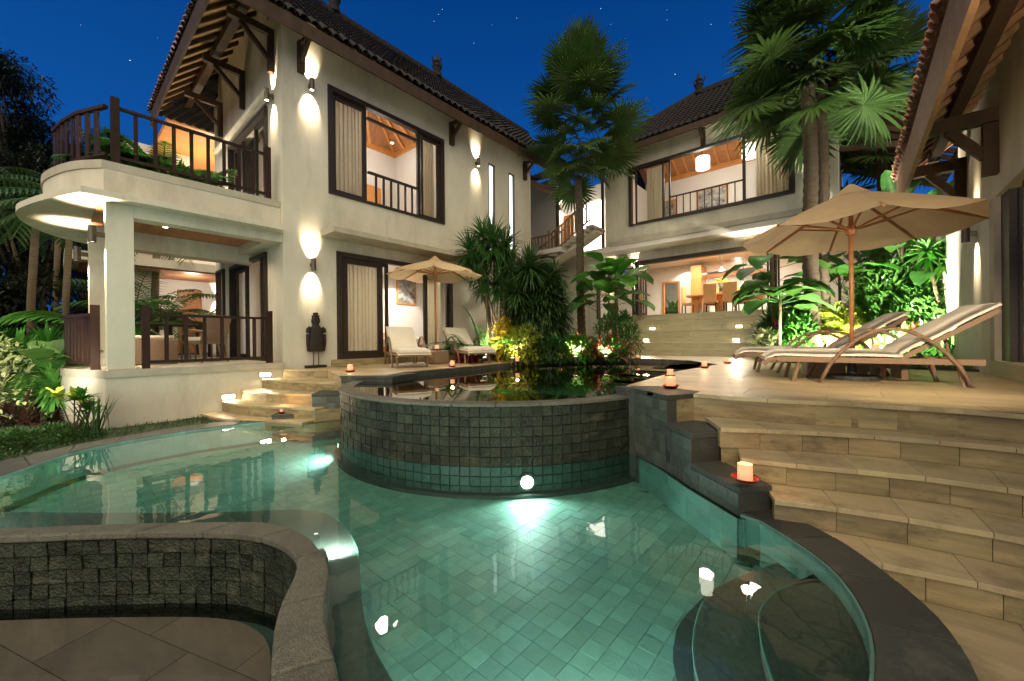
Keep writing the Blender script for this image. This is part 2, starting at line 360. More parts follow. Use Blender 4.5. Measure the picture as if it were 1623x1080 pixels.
# levels
ZW, ZF, ZLW = -0.69, -0.97, -1.13
CX, CY, CR = -4.054, 4.521, 2.316
def tube_strip(mb, A, B, z0, z1):
    """closed block between polylines A and B (equal length)"""
    n = len(A)
    for i in range(n - 1):
        q = [A[i], A[i + 1], B[i + 1], B[i]]
        mb.prism([(p[0], p[1]) for p in q], z0, z1)
    return mb
def coping(parent, A, B, z0, z1, step, m, name, gap=0.004, bevel=0.006):
    k = max(8, int(sum((Vector((*A[i + 1][:2], 0)) - Vector((*A[i][:2], 0))).length for i in range(len(A) - 1)) / step) )
    sub = 5
    def rs(L, n):
        L = [Vector((p[0], p[1], 0)) for p in L]; d = [0]
        for i in range(1, len(L)): d.append(d[-1] + (L[i] - L[i - 1]).length)
        out = []
        for j in range(n + 1):
            s_ = d[-1] * j / n; i = 1
            while i < len(L) - 1 and d[i] < s_: i += 1
            out.append(L[i - 1].lerp(L[i], (s_ - d[i - 1]) / max(1e-9, d[i] - d[i - 1])))
        return out
    a, b = rs(smooth_line(A), k * sub), rs(smooth_line(B), k * sub)
    for j in range(k):
        aa, bb = a[j * sub:(j + 1) * sub + 1], b[j * sub:(j + 1) * sub + 1]
        t = 0.004
        aa = [v.copy() for v in aa]; bb = [v.copy() for v in bb]
        da = (aa[1] - aa[0]).normalized() * t; db = (bb[1] - bb[0]).normalized() * t
        aa[0] += da; aa[-1] -= da; bb[0] += db; bb[-1] -= db
        dz = random.uniform(-0.0015, 0.0015)
        pts = [(p.x, p.y) for p in aa] + [(p.x, p.y) for p in reversed(bb)]
        MB().prism(pts, z0, z1 + dz).build(name, m, parent, bevel=bevel)
    return a, b

# ================================================================== LOWER SWIMMING POOL
SPI = [(-5.5, -0.95), (-4.9, -0.85), (-4.2, -.24), (-3.62, .34), (-3.09, .81), (-2.93, .92), (-2.75, .98), (-2.52, 1.01), (-2.28, .98), (-2.11, .95), (-1.92, .85), (-1.78, .77), (-1.6, .71), (-1.39, .66), (-1.1, .50), (-.75, .25)]
SPO = [(-5.5, -1.05), (-4.84, -0.93), (-4.08, -.30), (-3.52, .26), (-3.07, .64), (-2.87, .77), (-2.68, .85), (-2.44, .88), (-2.26, .85), (-2.13, .77), (-1.99, .67), (-1.86, .60), (-1.68, .53), (-1.48, .46), (-1.2, .32), (-.85, .08)]
LIN = [(-5.5, -.75), (-5.79, -.33), (-6.39, -.01), (-6.71, .4), (-6.83, 1.18), (-6.74, 1.76), (-6.67, 2.15)]
LOUT = [(-6.2, -1.0), (-6.55, -.37), (-6.85, 0.0), (-7.05, .42), (-7.25, 1.24), (-7.1, 1.85), (-7.0, 2.35)]
RIN = [(-.575, 3.03), (-.50, 3.03), (-.40, 2.95), (-.18, 2.74), (-.06, 2.57), (.02, 2.35), (.06, 2.13), (.06, 1.92), (.02, 1.5), (-.12, 1.0), (-.35, .55), (-.75, .25)]
ROUT = [(-.43, 3.22), (-.38, 3.25), (-.22, 3.12), (-.05, 2.98), (.11, 2.74), (.25, 2.49), (.305, 2.30), (.33, 2.07), (.31, 1.6), (.18, 1.0), (-.1, .4), (-.6, 0.0)]
POOL = [tuple(p[:2]) for p in smooth_line(LIN)] + [(-6.02, 2.92), (-4.9, 4.0), (-3.0, 4.3), (-1.62, 3.91), (-1.03, 3.48)] + \
       [tuple(p[:2]) for p in smooth_line(RIN)] + [tuple(p[:2]) for p in smooth_line(SPI[::-1])]
if area(POOL) < 0: POOL = POOL[::-1]
pool = thing('swimming_pool', 'free form green stone swimming pool with dark stone coping below the round raised pool', 'swimming pool', (-2.5, 2.5, ZF - 0.05))
MB().prism(POOL, -1.28, ZF - 0.03).build('pool_base', 'pool_base', pool)
T = 0.1
cells = []
for i in range(-72, 8):
    for j in range(-16, 46):
        x, y = i * T, j * T + 0.03
        g = 0.0014
        if (x - CX + T / 2) ** 2 + (y - CY + T / 2) ** 2 < (CR - 0.12) ** 2: continue
        q = clip_quad(list(POOL), [(x + g, y + g), (x + T - g, y + g), (x + T - g, y + T - g), (x + g, y + T - g)])
        if len(q) < 3 or abs(area(q)) < 4e-4: continue
        w = (Vector((x, y, 0)) - EYE).dot(FW); r_ = Vector((x, y, 0)).dot(RT) / max(w, .1); v = 1.45 / max(w, 0.1)
        cells.append((w if (w > 1.2 and abs(r_) < 1.4) else 99, q))
cells.sort(key=lambda c: c[0])
rest = MB()
nf = 0
for k, (w, q) in enumerate(cells):
    z1 = ZF + random.uniform(-0.0015, 0.0015)
    if k < 296: MB().prism(q, ZF - 0.03, z1).build('tile', 'pool_tile', pool)
    elif len(q) == 4: rest.prism(q, ZF - 0.03, z1)
    else:
        c = [sum(p[0] for p in q) / len(q), sum(p[1] for p in q) / len(q)]
        MBq = rest; MBq.prism(q[:4] if len(q) == 4 else [q[0], q[len(q) // 4], q[len(q) // 2], q[3 * len(q) // 4]], ZF - 0.03, z1)
rest.build('tile', 'pool_tile_s', pool, kind='stuff', var=6)
# submerged wall strips of pale stone blocks along the banks
def bank(line, z0, z1, th, step, m, name, side=1, parent=pool, sm=2):
    L = resample(smooth_line(line, sm), 0.13) if sm else [Vector((p[0], p[1], 0)) for a_, b_ in zip(line[:-1], line[1:]) for p in [Vector(a_).lerp(Vector(b_), t_ / 4) for t_ in range(4)]] + [Vector((*line[-1], 0))]; zz = [z0, z0 + (z1 - z0) * .38, z0 + (z1 - z0) * .69, z1]
    for i in range(len(L) - 1):
      for r in range(3):
        a, b = L[i], L[i + 1]; d = (b - a).normalized(); nrm = Vector((-d.y, d.x, 0)) * side * th; ins = Vector((-d.y, d.x, 0)) * side * random.uniform(0, .002)
        a2, b2 = a + d * 0.0012 + ins, b - d * 0.0012 + ins
        MB().prism([(a2.x, a2.y), (b2.x, b2.y), ((b2 + nrm).x, (b2 + nrm).y), ((a2 + nrm).x, (a2 + nrm).y)], zz[r] + .0012, zz[r + 1]).build(name, m, parent)
bank(LIN, ZF - 0.02, -0.672, 0.012, 0.22, 'pool_bank', 'wall_block', -1)
bank(RIN[:10], ZF - 0.02, -0.672, 0.012, 0.2, 'pool_wall', 'wall_block', -1)
bank([(-1.645, 3.90), (-1.30, 3.615), (-1.01, 3.335), (-.583, 2.985), (-.545, 3.0)], ZF - 0.02, -0.692, 0.012, 0.2, 'pool_wall', 'wall_block', -1, sm=0)
bank([(-6.67, 2.15), (-6.02, 2.92)], ZF - 0.02, -0.70, 0.05, 0.2, 'pool_wall', 'wall_block', 1)
# coping stones
coping(pool, LIN, LOUT, -0.76, -0.665, 0.5, 'granite', 'coping_stone')
coping(pool, RIN, ROUT, -0.90, -0.662, 0.34, 'granite', 'coping_stone')
SKIRT = [(-1.62, 3.91), (-1.28, 3.64), (-.99, 3.36), (-.585, 3.02)]
# underwater dark gutter along the left bank and dark shelf along the spill wall
GI = [(-5.5, -0.55), (-5.68, -.25), (-6.27, .06), (-6.58, .45), (-6.70, 1.15), (-6.62, 1.7), (-6.5, 2.2)]
tube_strip(MB(), smooth_line(LIN, 1), smooth_line(GI, 1), ZF - 0.01, ZF + 0.012).build('gutter', 'granite', pool)
SHI = [tuple(P(a, b, z=-0.80)[:2]) for a, b in [(-500, 830), (-150, 815), (0, 811.7), (213, 813.8), (383, 811.7), (449, 808), (500, 808), (535, 822), (555.5, 844), (568.4, 874), (571, 911), (574, 962.7), (579.5, 992), (592, 1029), (622, 1080), (680, 1180)]]
SHI2 = smooth_line(SHI, 1); SPI_ = resample(smooth_line(SPI[2:], 1), 0.1); SHIr = resample(SHI2, 0.1)
n_ = min(len(SPI_), len(SHIr)); 
def rsn(L, n):
    L = [Vector((p[0], p[1], 0)) for p in L]; d = [0]
    for i in range(1, len(L)): d.append(d[-1] + (L[i] - L[i - 1]).length)
    out = []
    for j in range(n + 1):
        s_ = d[-1] * j / n; i = 1
        while i < len(L) - 1 and d[i] < s_: i += 1
        out.append(L[i - 1].lerp(L[i], (s_ - d[i - 1]) / max(1e-9, d[i] - d[i - 1])))
    return out
SA, SB = rsn(SPI_, 60), rsn(SHI2[2:], 60)
tube_strip(MB(), SA, SB, ZF - 0.01, -0.80).build('shelf', 'shelf', pool)
nose = MB(); nose.tube([(p.x, p.y, -0.802) for p in SB], 0.0035, 6); nose.build('shelf_nosing', 'pool_wall', pool, smooth=True)
# rounded entry steps at the right bank
def fan_step(px_in, z, name, zb):
    L = [P(a, b, z=z) for a, b in px_in]; L = smooth_line(L, 2); L = [Vector((p.x, p.y, 0)) for p in L]
    back = [Vector((p[0], p[1], 0)) for p in smooth_line(RIN[:9])]
    poly = [(p.x, p.y) for p in L] + [(p.x, p.y) for p in back if True]
    return L
S1 = fan_step([(1150, 1190), (1103.6, 1079), (1096, 1010), (1115, 945), (1150, 922), (1184, 910.5), (1250, 885), (1278, 872)], -0.86, 's', 0)
S2 = fan_step([(1270, 1180), (1215, 1056), (1201.5, 987), (1207, 956.6), (1238, 929.7), (1299, 916), (1338, 921)], -0.775, 's', 0)
S3 = fan_step([(1390, 1150), (1353, 1079), (1326, 1045), (1318.6, 1002.6), (1347, 975.8), (1375, 975)], -0.772, 's', 0)
def step_slab(L, zt, zb, name, m='shelf', nose_m='pool_wall', n=4):
    R_ = rsn(L, n * 4); c = rsn([Vector((.09, 1.1, 0)), Vector((.11, 1.9, 0)), Vector((.11, 2.2, 0)), Vector((.05, 2.5, 0)), Vector((-.05, 2.72, 0)), Vector((-.12, 2.80, 0))], n * 4)
    for j in range(n):
        a = R_[j * 4:(j + 1) * 4 + 1]; b = c[j * 4:(j + 1) * 4 + 1]
        a = [a[0].lerp(a[1], .02)] + a[1:-1] + [a[-1].lerp(a[-2], .02)]
        MB().prism([(p.x, p.y) for p in a] + [(p.x, p.y) for p in reversed(b)], zb, zt + random.uniform(-.001, .001)).build(name, m, pool)
    MB().tube([(p.x, p.y, zt - 0.004) for p in R_], 0.006, 6).build('nosing', nose_m, pool, smooth=True)
step_slab(S1, -0.86, ZF - 0.01, 'entry_step')
step_slab(S2, -0.775, -0.87, 'entry_step')
# skirt in front of the first step
E0_ = [tuple(P(a, b, z=ZF)[:2]) for a, b in [(1090, 1170), (1065, 1041), (1072, 1000), (1084, 979.6), (1115, 948), (1150, 930)]]
tube_strip(MB(), rsn(E0_, 16), rsn([Vector(p) for p in S1[:-4]], 16), ZF - 0.01, ZF + 0.006).build('entry_skirt', 'granite', pool)
# water
wv = [(p[0], p[1], ZW) for p in POOL]
wtr = MB().add(wv, [tuple(range(len(wv)))]).build('water', 'water'); struct(wtr)
# ---- spill wall with split-face tiles, its rim and the dark trough below
spill = thing('spill_wall', 'curved overflow wall of rough dark stone tiles with pale coping above the lower basin', 'pool wall', (-2.5, 0.9, -1.2))
ra, rb_ = coping(spill, SPI, SPO, -0.72, -0.672, 0.42, 'rim_stone', 'coping_stone', bevel=0.012)
inn = rsn(smooth_line([(p[0], p[1]) for p in SPI], 1), 60); onn = rsn(smooth_line([(p[0], p[1]) for p in SPO], 1), 60)
onn2 = [a.lerp(b, 0.15) for a, b in zip(onn, inn)]
tube_strip(MB(), inn, onn2, -1.3, -0.722).build('core', 'dark_tile', spill)
face = resample(smooth_line(SPO[1:], 2), 0.02)
def wall_tiles(line, z0, z1, th, tw, rows, parent, m, ms, maxn, side=1, rough=0.012, key=None, names='tile'):
    L = resample(line, tw); out = []
    hh = (z1 - z0) / rows
    for i in range(len(L) - 1):
        for r in range(rows):
            a, b = L[i], L[i + 1]; d = (b - a).normalized(); nr = Vector((d.y, -d.x, 0)) * side
            off = random.uniform(0.0, rough); zz0, zz1 = z0 + r * hh + 0.0006, z0 + (r + 1) * hh - 0.0006
            a2, b2 = a + d * 0.0006, b - d * 0.0006
            def ring(o, t):
                v = []
                for (pp, z) in ((a2 + d * t, zz0 + t), (b2 - d * t, zz0 + t), (b2 - d * t, zz1 - t), (a2 + d * t, zz1 - t)):
                    q = pp + nr * o; v.append((q.x, q.y, z))
                return v
            j = [random.uniform(0, rough) for _ in range(4)]
            back = ring(-0.03, 0); fr = ring(off, 0.003)
            fr = [tuple(Vector(v) + nr * jj) for v, jj in zip(fr, j)]
            cm = (a2 + b2) / 2 + nr * (off + rough * random.uniform(.0, .6)) + d * random.uniform(-.2, .2) * tw
            ctr = (cm.x, cm.y, (zz0 + zz1) / 2 + random.uniform(-.2, .2) * hh)
            vs = back + fr + [ctr]
            fs = [(0, 1, 5, 4), (1, 2, 6, 5), (2, 3, 7, 6), (3, 0, 4, 7), (4, 5, 8), (5, 6, 8), (6, 7, 8), (7, 4, 8)]
            c = (a + b) / 2; w = (c - EYE).dot(FW); u = c.dot(RT) / max(w, .1); vis = (c - Vector((0, 0, 0))).dot(nr) < 0
            sc_ = w if (vis and w > 0.4 and abs(u) < 1.32) else 99 + w
            out.append((sc_ + (key(r) if key else 0), vs, fs))
    out.sort(key=lambda t: t[0]); rest = MB()
    for k, (s_, vs, fs) in enumerate(out):
        if k < maxn and s_ < 90: MB().add(vs, fs).build(names, m, parent)
        else: rest.add(vs, fs)
    if rest.v: rest.build(names, ms, parent, kind='stuff', var=8)
wall_tiles([onn[i].lerp(inn[i], .12) for i in range(61)], -1.16, -0.722, 0.03, 0.1, 5, spill, 'dark_tile', 'dark_tile_s', 250, side=1)
trI = [p + (q - p).normalized() * -0.0 for p, q in zip(onn, inn)]
# lower basin
basin = thing('lower_basin', 'shallow dark basin with marble floor below the overflow wall', 'basin', (-3, 0, -1.25))
MB().prism([(-5.5, -1.2)] + [(p.x, p.y) for p in onn2[2:]] + [(-0.6, -0.6), (-2.5, -2.2), (-5.5, -2.2)], -1.33, -1.24).build('basin_floor', 'pool_base', basin)
SL = [P(a, b, z=-1.145) for a, b in [(-500, 1010), (-200, 990), (0, 984), (150, 979), (298, 977.7), (350, 980), (383, 986), (412, 1002), (426, 1020), (430, 1050), (428, 1080), (424, 1130), (415, 1250)]]
SLp = [(p.x, p.y) for p in smooth_line(SL, 2)] + [(-1.9, -1.6), (-4.5, -1.9)]
if area(SLp) < 0: SLp = SLp[::-1]
for i in range(-14, 4):
    # long marble planks laid slantwise
    a0 = R(20); ux, uy = math.cos(a0), math.sin(a0); vx, vy = -uy, ux
    for j in range(-8, 4):
        o_ = (i * 0.7 + (j % 2) * 0.35, j * 0.33); 
        def W_(s, t): return (-1.5 + (o_[0] + s) * ux + (o_[1] + t) * vx, 0.2 + (o_[0] + s) * uy + (o_[1] + t) * vy)
        q = clip_quad(list(SLp), [W_(0.002, 0.002), W_(0.698, 0.002), W_(0.698, 0.328), W_(0.002, 0.328)])
        if len(q) >= 3 and abs(area(q)) > 2e-3: MB().prism(q, -1.22, -1.145 + random.uniform(-.0006, .0006)).build('marble_slab', 'marble', basin)
lw = [(-5.5, -1.2)] + [(p.x, p.y) for p in onn2[2:]] + [(-0.6, -0.6), (-2.5, -2.2), (-5.5, -2.2)]
if area(lw) < 0: lw = lw[::-1]
struct(MB().add([(p[0], p[1], ZLW) for p in lw], [tuple(range(len(lw)))]).build('water', 'lower_water'))

# ================================================================== ROUND RAISED POOL
rp = thing('raised_round_pool', 'round raised pool faced with rough dark green stone, overflowing into the larger pool', 'pool', (CX, CY, ZF))
def circ(r, a): return Vector((CX + r * math.cos(a), CY + r * math.sin(a), 0))
A0, A1 = R(-190), R(25)
arc = [circ(CR, A0 + (A1 - A0) * i / 90) for i in range(91)]
wall_tiles(arc, -.69, -0.12, 0.03, 0.1, 6, rp, 'dark_tile', 'dark_tile_s', 230, side=1, rough=.009)
wall_tiles(arc, ZF, -.69, 0.03, 0.1, 3, rp, 'teal_glow_tile', 'teal_glow_tile', 64, side=1, rough=.004)  # underwater rows: pool light put into the tile colour
MB().prism([tuple(circ(CR - 0.006, 2 * math.pi * k / 72)[:2]) for k in range(72)], ZF - .1, -0.62).build('core', 'dark_tile', rp)
mbr = MB(); n = 90
for i in range(90):
    a, b = A0 + (A1 - A0) * i / 90, A0 + (A1 - A0) * (i + 1) / 90
    mbr.prism([tuple(circ(CR - 0.006, a)[:2]), tuple(circ(CR - 0.006, b)[:2]), tuple(circ(CR - 0.16, b)[:2]), tuple(circ(CR - 0.16, a)[:2])], -0.64, -0.121)
mbr.build('inner_wall', 'dark_tile', rp)
k = 20
for i in range(k):
    a, b = A0 + (A1 - A0) * i / k + 0.001, A0 + (A1 - A0) * (i + 1) / k - 0.001
    pts = [tuple(circ(CR + 0.012, a + (b - a) * t / 5)[:2]) for t in range(6)] + [tuple(circ(CR - 0.17, b + (a - b) * t / 5)[:2]) for t in range(6)]
    MB().prism(pts, -0.12, -0.088 + random.uniform(-.001, .001)).build('rim_stone', 'rim_stone', rp, bevel=0.006)
MB().prism([tuple(circ(CR + 0.08, A0 + (A1 - A0) * t / 80)[:2]) for t in range(81)] + [tuple(circ(CR - 0.1, A1 + (A0 - A1) * t / 80)[:2]) for t in range(81)], ZF - 0.01, ZF + 0.035).build('foot_ring', 'granite', rp)

# ================================================================== DECK
EDGE_UP = [(541.5, 594.7), (614.7, 594), (645.7, 588.8), (716.7, 582.9), (760, 579.2), (800, 575), (870, 570.5), (960, 568), (1034, 568.5), (1090, 571), (1115, 574.6), (1138, 577.5), (1106.7, 583.2), (1076, 588), (1032.5, 600), (989.7, 612)]
DU = xy(*EDGE_UP, z=0)
DU[8:8] = []
RE = {0: [(1099.4, 624), (1171.7, 629.5), (1261.4, 634.6), (1350, 637.9), (1474.5, 645.4), (1623, 655.6), (1760, 668)],
      1: [(1141, 677.5), (1222.6, 680), (1350, 686), (1483, 697), (1623, 710.3), (1760, 727)],
      2: [(1173.7, 725.3), (1222.6, 730.4), (1283.8, 737), (1350, 742.5), (1483, 755.6), (1623, 775.6), (1760, 799)],
      3: [(1226.7, 790.5), (1277.7, 797.3), (1350, 805), (1419, 815.6), (1505.6, 831.2), (1605.7, 848), (1740, 875)],
      4: [(1270, 872), (1320, 879), (1385.6, 889), (1430, 895.7), (1521, 914), (1623, 936), (1740, 965)]}
ZS = [0, -0.20, -0.365, -0.53, -0.695, -0.862]
RL = {k: xy(*v, z=ZS[k]) for k, v in RE.items()}
for k in RL: RL[k] = [tuple(p[:2]) for p in smooth_line(RL[k], 1)]
CAPC = tuple(P(1057, 627, z=0)[:2])
HX, YB, XR = -8.2, 12.15, 1.38
DECK = [(HX, 2.86)] + xy((450, 586.2), (520, 586.0), z=0) + DU + [CAPC] + RL[0] + [(2.6, RL[0][-1][1] + 0.05), (2.6, 8.11), (1.38, 8.11), (1.38, 8.6), (0.7, 8.75), (-0.4, 9.2), (-1.6, 10.4), (-1.7, YB), (-6.1, YB), (-6.6, 11.2), (-7.1, 9.0), (-7.35, 7.6), (HX, 7.4)]
if area(DECK) < 0: DECK = DECK[::-1]
deck = thing('stone_terrace', 'sandstone paved terrace round the upper pool with sun loungers on it', 'terrace', (-2, 7, -0.05))
# base block under the paving
mbd = MB().prism(DECK, -0.72, -0.022); mbd.build('terrace_base', 'sandstone', deck)
rows = []
y = 2.5; ri = 0; slabs = []
while y < 12.3:
    h = 0.42; x = -8.4 + (ri * 0.37) % 0.6
    while x < 2.8:
        wd = random.choice([0.6, 0.75, 0.9])
        q = clip_quad(list(DECK), [(x + .0015, y + .0015), (x + wd - .0015, y + .0015), (x + wd - .0015, y + h - .0015), (x + .0015, y + h - .0015)])
        if len(q) >= 3 and abs(area(q)) > 0.004:
            c = Vector((x + wd / 2, y + h / 2, 0)); slabs.append(((c - EYE).dot(FW), q))
        x += wd
    y += h; ri += 1
slabs.sort(key=lambda t: t[0]); rest = MB()
for k, (w, q) in enumerate(slabs):
    if k < 295: MB().prism(q, -0.03, random.uniform(-0.001, 0.001)).build('paver', 'paver', deck)
    else: rest.prism(q, -0.03, 0)
if rest.v: rest.build('paver', 'paver', deck, kind='stuff')
# dark coping under the terrace edge towards the upper pool
L = smooth_line([Vector((p[0], p[1], 0)) for p in DU], 1)
mbc = MB(); off = []
for i, p in enumerate(L):
    d = (L[min(i + 1, len(L) - 1)] - L[max(i - 1, 0)]).normalized(); nr = Vector((d.y, -d.x, 0)); off.append(p + nr * 0.02)
tube_strip(mbc, L, [a.lerp(b, 1.0) for a, b in zip(L, off)], -0.13, -0.012)
mbc.build('edge_band', 'granite', deck)
UW = [tuple(p[:2]) for p in L]
arcw = [circ(CR - 0.165, R(a)) for a in range(20, -191, -4)]
UWP = UW + [(p.x, p.y) for p in arcw]
# upper pool shell + water
up = thing('upper_pool', 'curved still upper pool behind the round rim, mirroring plants and lounge chairs', 'pool', (-4.0, 6.5, -0.7))
big = [tuple(circ(CR - 0.1, R(a))[:2]) for a in range(0, -181, -6)]
MB().box(-6.6, -1.4, 4.5, 10.6, -0.75, -0.62).build('pool_floor', 'pool_base', up)
ww = [(x, y_, -0.1) for x, y_ in UW]
cc = [circ(CR - 0.165, R(a)) for a in range(0, -181, -3)]
wpl = [(p.x, p.y, -0.1) for p in cc] + [(-6.3, CY, -0.1), (-6.3, 10.5, -0.1), (-1.5, 10.5, -0.1), (-1.5, CY, -0.1)]
MB().add(wpl, [tuple(range(len(wpl) - 1, -1, -1))]).build('water', 'upper_water', up)

# ================================================================== RIGHT-HAND GARDEN STEPS
gs = thing('garden_steps', 'broad curved sandstone steps rising from the lower landing to the terrace', 'steps', (0.5, 3.3, -0.86))
def shift(L, d): return [(p[0] + d[0], p[1] + d[1]) for p in L]
for k in range(5):
    zt, zb = ZS[k], ZS[k + 1]
    line = RL[k]
    L = resample(line, 0.30)
    # riser blocks, staggered lengths
    i = 0
    while i < len(L) - 1:
        a, b = L[i], L[i + 1]; d = (b - a).normalized(); nr = Vector((-d.y, d.x, 0)) * 0.06; inn_ = Vector((-d.y, d.x, 0)) * random.uniform(-0.001, 0.002)
        a2, b2 = a + inn_ + d * .0007, b + inn_ - d * .0007
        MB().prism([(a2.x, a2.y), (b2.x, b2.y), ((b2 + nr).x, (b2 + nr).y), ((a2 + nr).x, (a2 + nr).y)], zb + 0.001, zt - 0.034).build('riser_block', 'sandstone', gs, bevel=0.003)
        i += 1
    if k == 0:
        # nosing of the terrace itself
        L = resample(line, 0.55)
        for a, b in zip(L[:-1], L[1:]):
            d = (b - a).normalized(); nr = Vector((-d.y, d.x, 0)); a2, b2 = a + d * .001, b - d * .001
            q = [a2 - nr * .018, b2 - nr * .018, b2 + nr * .004, a2 + nr * .004]
            MB().prism([(p.x, p.y) for p in q], -0.034, -0.0005).build('nosing', 'tread', gs, bevel=0.003)
        continue
    L = resample(line, 0.36); NR = []
    for i in range(len(L)):
        d = (L[min(i + 1, len(L) - 1)] - L[max(0, i - 1)]).normalized(); NR.append(Vector((-d.y, d.x, 0)))
    for i, (a, b) in enumerate(zip(L[:-1], L[1:])):
        d = (b - a).normalized() * .001
        q = [a + d - NR[i] * .018, b - d - NR[i + 1] * .018, b - d + NR[i + 1] * .42, a + d + NR[i] * .42]
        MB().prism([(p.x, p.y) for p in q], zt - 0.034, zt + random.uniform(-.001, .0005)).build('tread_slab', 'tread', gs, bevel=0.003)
    MB().prism([(p[0] + 0, p[1] + .03) for p in line] + [(2.6, 4.3), (-.9, 4.3), (line[0][0] - .05, line[0][1] + .3)], -1.2, zt - 0.04).build('step_core', 'sandstone', gs)
# lower landing
land = thing('lower_landing', 'veined sandstone landing at the foot of the garden steps beside the pool coping', 'paving', (1, 1, -0.9))
LP = [(ROUT[i][0] - .02, ROUT[i][1]) for i in range(3, 11)] + [(0.2, -1.0), (4.5, -1.0), (4.5, 3.1), (0.2, 3.1)]
if area(LP) < 0: LP = LP[::-1]
MB().prism(LP, -1.28, -0.89).build('landing_base', 'sandstone', land)
for i in range(0, 8):
    for j in range(-2, 10):
        x, y = i * .6 + (j % 2) * .3 - .3, j * .4
        q = clip_quad(list(LP), [(x + .001, y + .001), (x + .599, y + .001), (x + .599, y + .399), (x + .001, y + .399)])
        if len(q) >= 3 and abs(area(q)) > 2e-3: MB().prism(q, -0.9, -0.862 + random.uniform(-.001, .001)).build('paver', 'tread', land)

# ---- dark stepped pedestals each side of the raised pool
def ped(blocks, label, loc, tiles):
    t = thing('stepped_wall', label, 'pool wall', loc)
    for pts, z0, z1, capd in blocks:
        MB().prism(pts, z0, z1 - 0.045).build('block', 'granite', t)
        c = Vector((sum(p[0] for p in pts) / len(pts), sum(p[1] for p in pts) / len(pts)))
        big = [tuple(c + (Vector(p) - c) * (1 + 0.012 / max(.05, (Vector(p) - c).length))) for p in pts]
        MB().prism(big, z1 - 0.045, z1).build('cap_stone', 'granite', t, bevel=0.005)
    return t
p0, p1, p2, p3 = Vector((-1.62, 3.91)), Vector((-1.28, 3.64)), Vector((-.97, 3.34)), Vector((-.545, 2.97))
p1 = Vector((-1.28, 3.64)); p2 = Vector((-.99, 3.36)); p3 = Vector((-.585, 3.02))
nv = Vector((.63, .78)) * 0.22
capC = -0.435
A_ = [tuple(p0 + Vector((-.1, .05))), tuple(p1), (-1.13, 3.92), (-1.0, 4.15), (-1.75, 4.25), (-2.0, 4.1)]
t = ped([(A_[:3] + [(-1.13, 4.1), (-1.6, 4.3), (-1.95, 4.0)], -1.2, 0.002, 0)], 'dark stone stepped pool wall with pedestals beside the right hand steps', (-1.2, 3.6, -1), 0)
B_ = [tuple(p1 + Vector((-.08, .06))), tuple(p2), (-.83, 3.59), (-1.0, 3.98), (-1.15, 3.95)]
C_ = [tuple(p2 + Vector((-.12, .1))), tuple(p3), (-.43, 3.20), (-.70, 3.45), (-.85, 3.6)]
for nm, pts, z0, z1 in (('b', B_, -1.2, -0.25), ('c', C_, -1.2, -0.49)):
    MB().prism(pts, z0, z1 - 0.045).build('block', 'granite', t)
    c = Vector((sum(p[0] for p in pts) / len(pts), sum(p[1] for p in pts) / len(pts)))
    big = [tuple(c + (Vector(p) - c) * (1 + 0.014 / max(.05, (Vector(p) - c).length))) for p in pts]
    MB().prism(big, z1 - 0.045, z1).build('cap_stone', 'granite', t, bevel=0.005)
def side_tiles(a, b, z0, z1, m='side_tile', th=0.008, parent=t, s=0.1):
    a, b = Vector((a[0], a[1], 0)), Vector((b[0], b[1], 0)); n = max(1, round((b - a).length / s)); d = (b - a) / n; nr = Vector((d.y, -d.x, 0)).normalized()
    z = z1
    while z > z0 + 0.01:
        zl = max(z0, z - s)
        for i in range(n):
            p, q = a + d * i + d.normalized() * .0012, a + d * (i + 1) - d.normalized() * .0012; o = nr * (th + random.uniform(0, .003))
            MB().prism([(p.x, p.y), (q.x, q.y), ((q + o).x, (q + o).y), ((p + o).x, (p + o).y)], zl + .0012, z - .0012).build('tile', m, parent)
        z -= s
side_tiles(A_[0], A_[1], -.688, -.05)
side_tiles(p1, p2, -.688, -.297)
side_tiles(p2, p3, -.688, -.537)
# left pair
t2 = thing('stepped_wall', 'dark green stepped pool wall by the small steps under the tall house', 'pool wall', (-6.4, 2.6, -1))
q0, q1, q2 = Vector((-6.67, 2.15)), Vector((-6.30, 2.585)), Vector((-6.0, 2.92))
off_ = Vector((-.35, .3))
for pts, z0, z1 in (([tuple(q0), tuple(q1), tuple(q1 + off_), tuple(q0 + off_ * .9)], -1.2, -.585), ([tuple(q1), tuple(q2 + Vector((.0, .0))), tuple(q2 + off_), tuple(q1 + off_)], -1.2, -.285),
                    ([tuple(q2 + Vector((0, -.02))), (-5.3, 3.35), (-5.5, 3.9), tuple(q2 + off_)], -1.2, -.012)):
    MB().prism(pts, z0, z1 - 0.04).build('block', 'granite', t2)
    c = Vector((sum(p[0] for p in pts) / 4, sum(p[1] for p in pts) / 4))
    MB().prism([tuple(c + (Vector(p) - c) * 1.04) for p in pts], z1 - 0.04, z1).build('cap_stone', 'granite', t2, bevel=0.004)
side_tiles(q0, q1, -.67, -.625, 'side_tile', parent=t2); side_tiles(q1, q2, -.67, -.33, 'side_tile', parent=t2); side_tiles(q2, (-5.6, 3.22), -.67, -.05, 'side_tile', parent=t2)

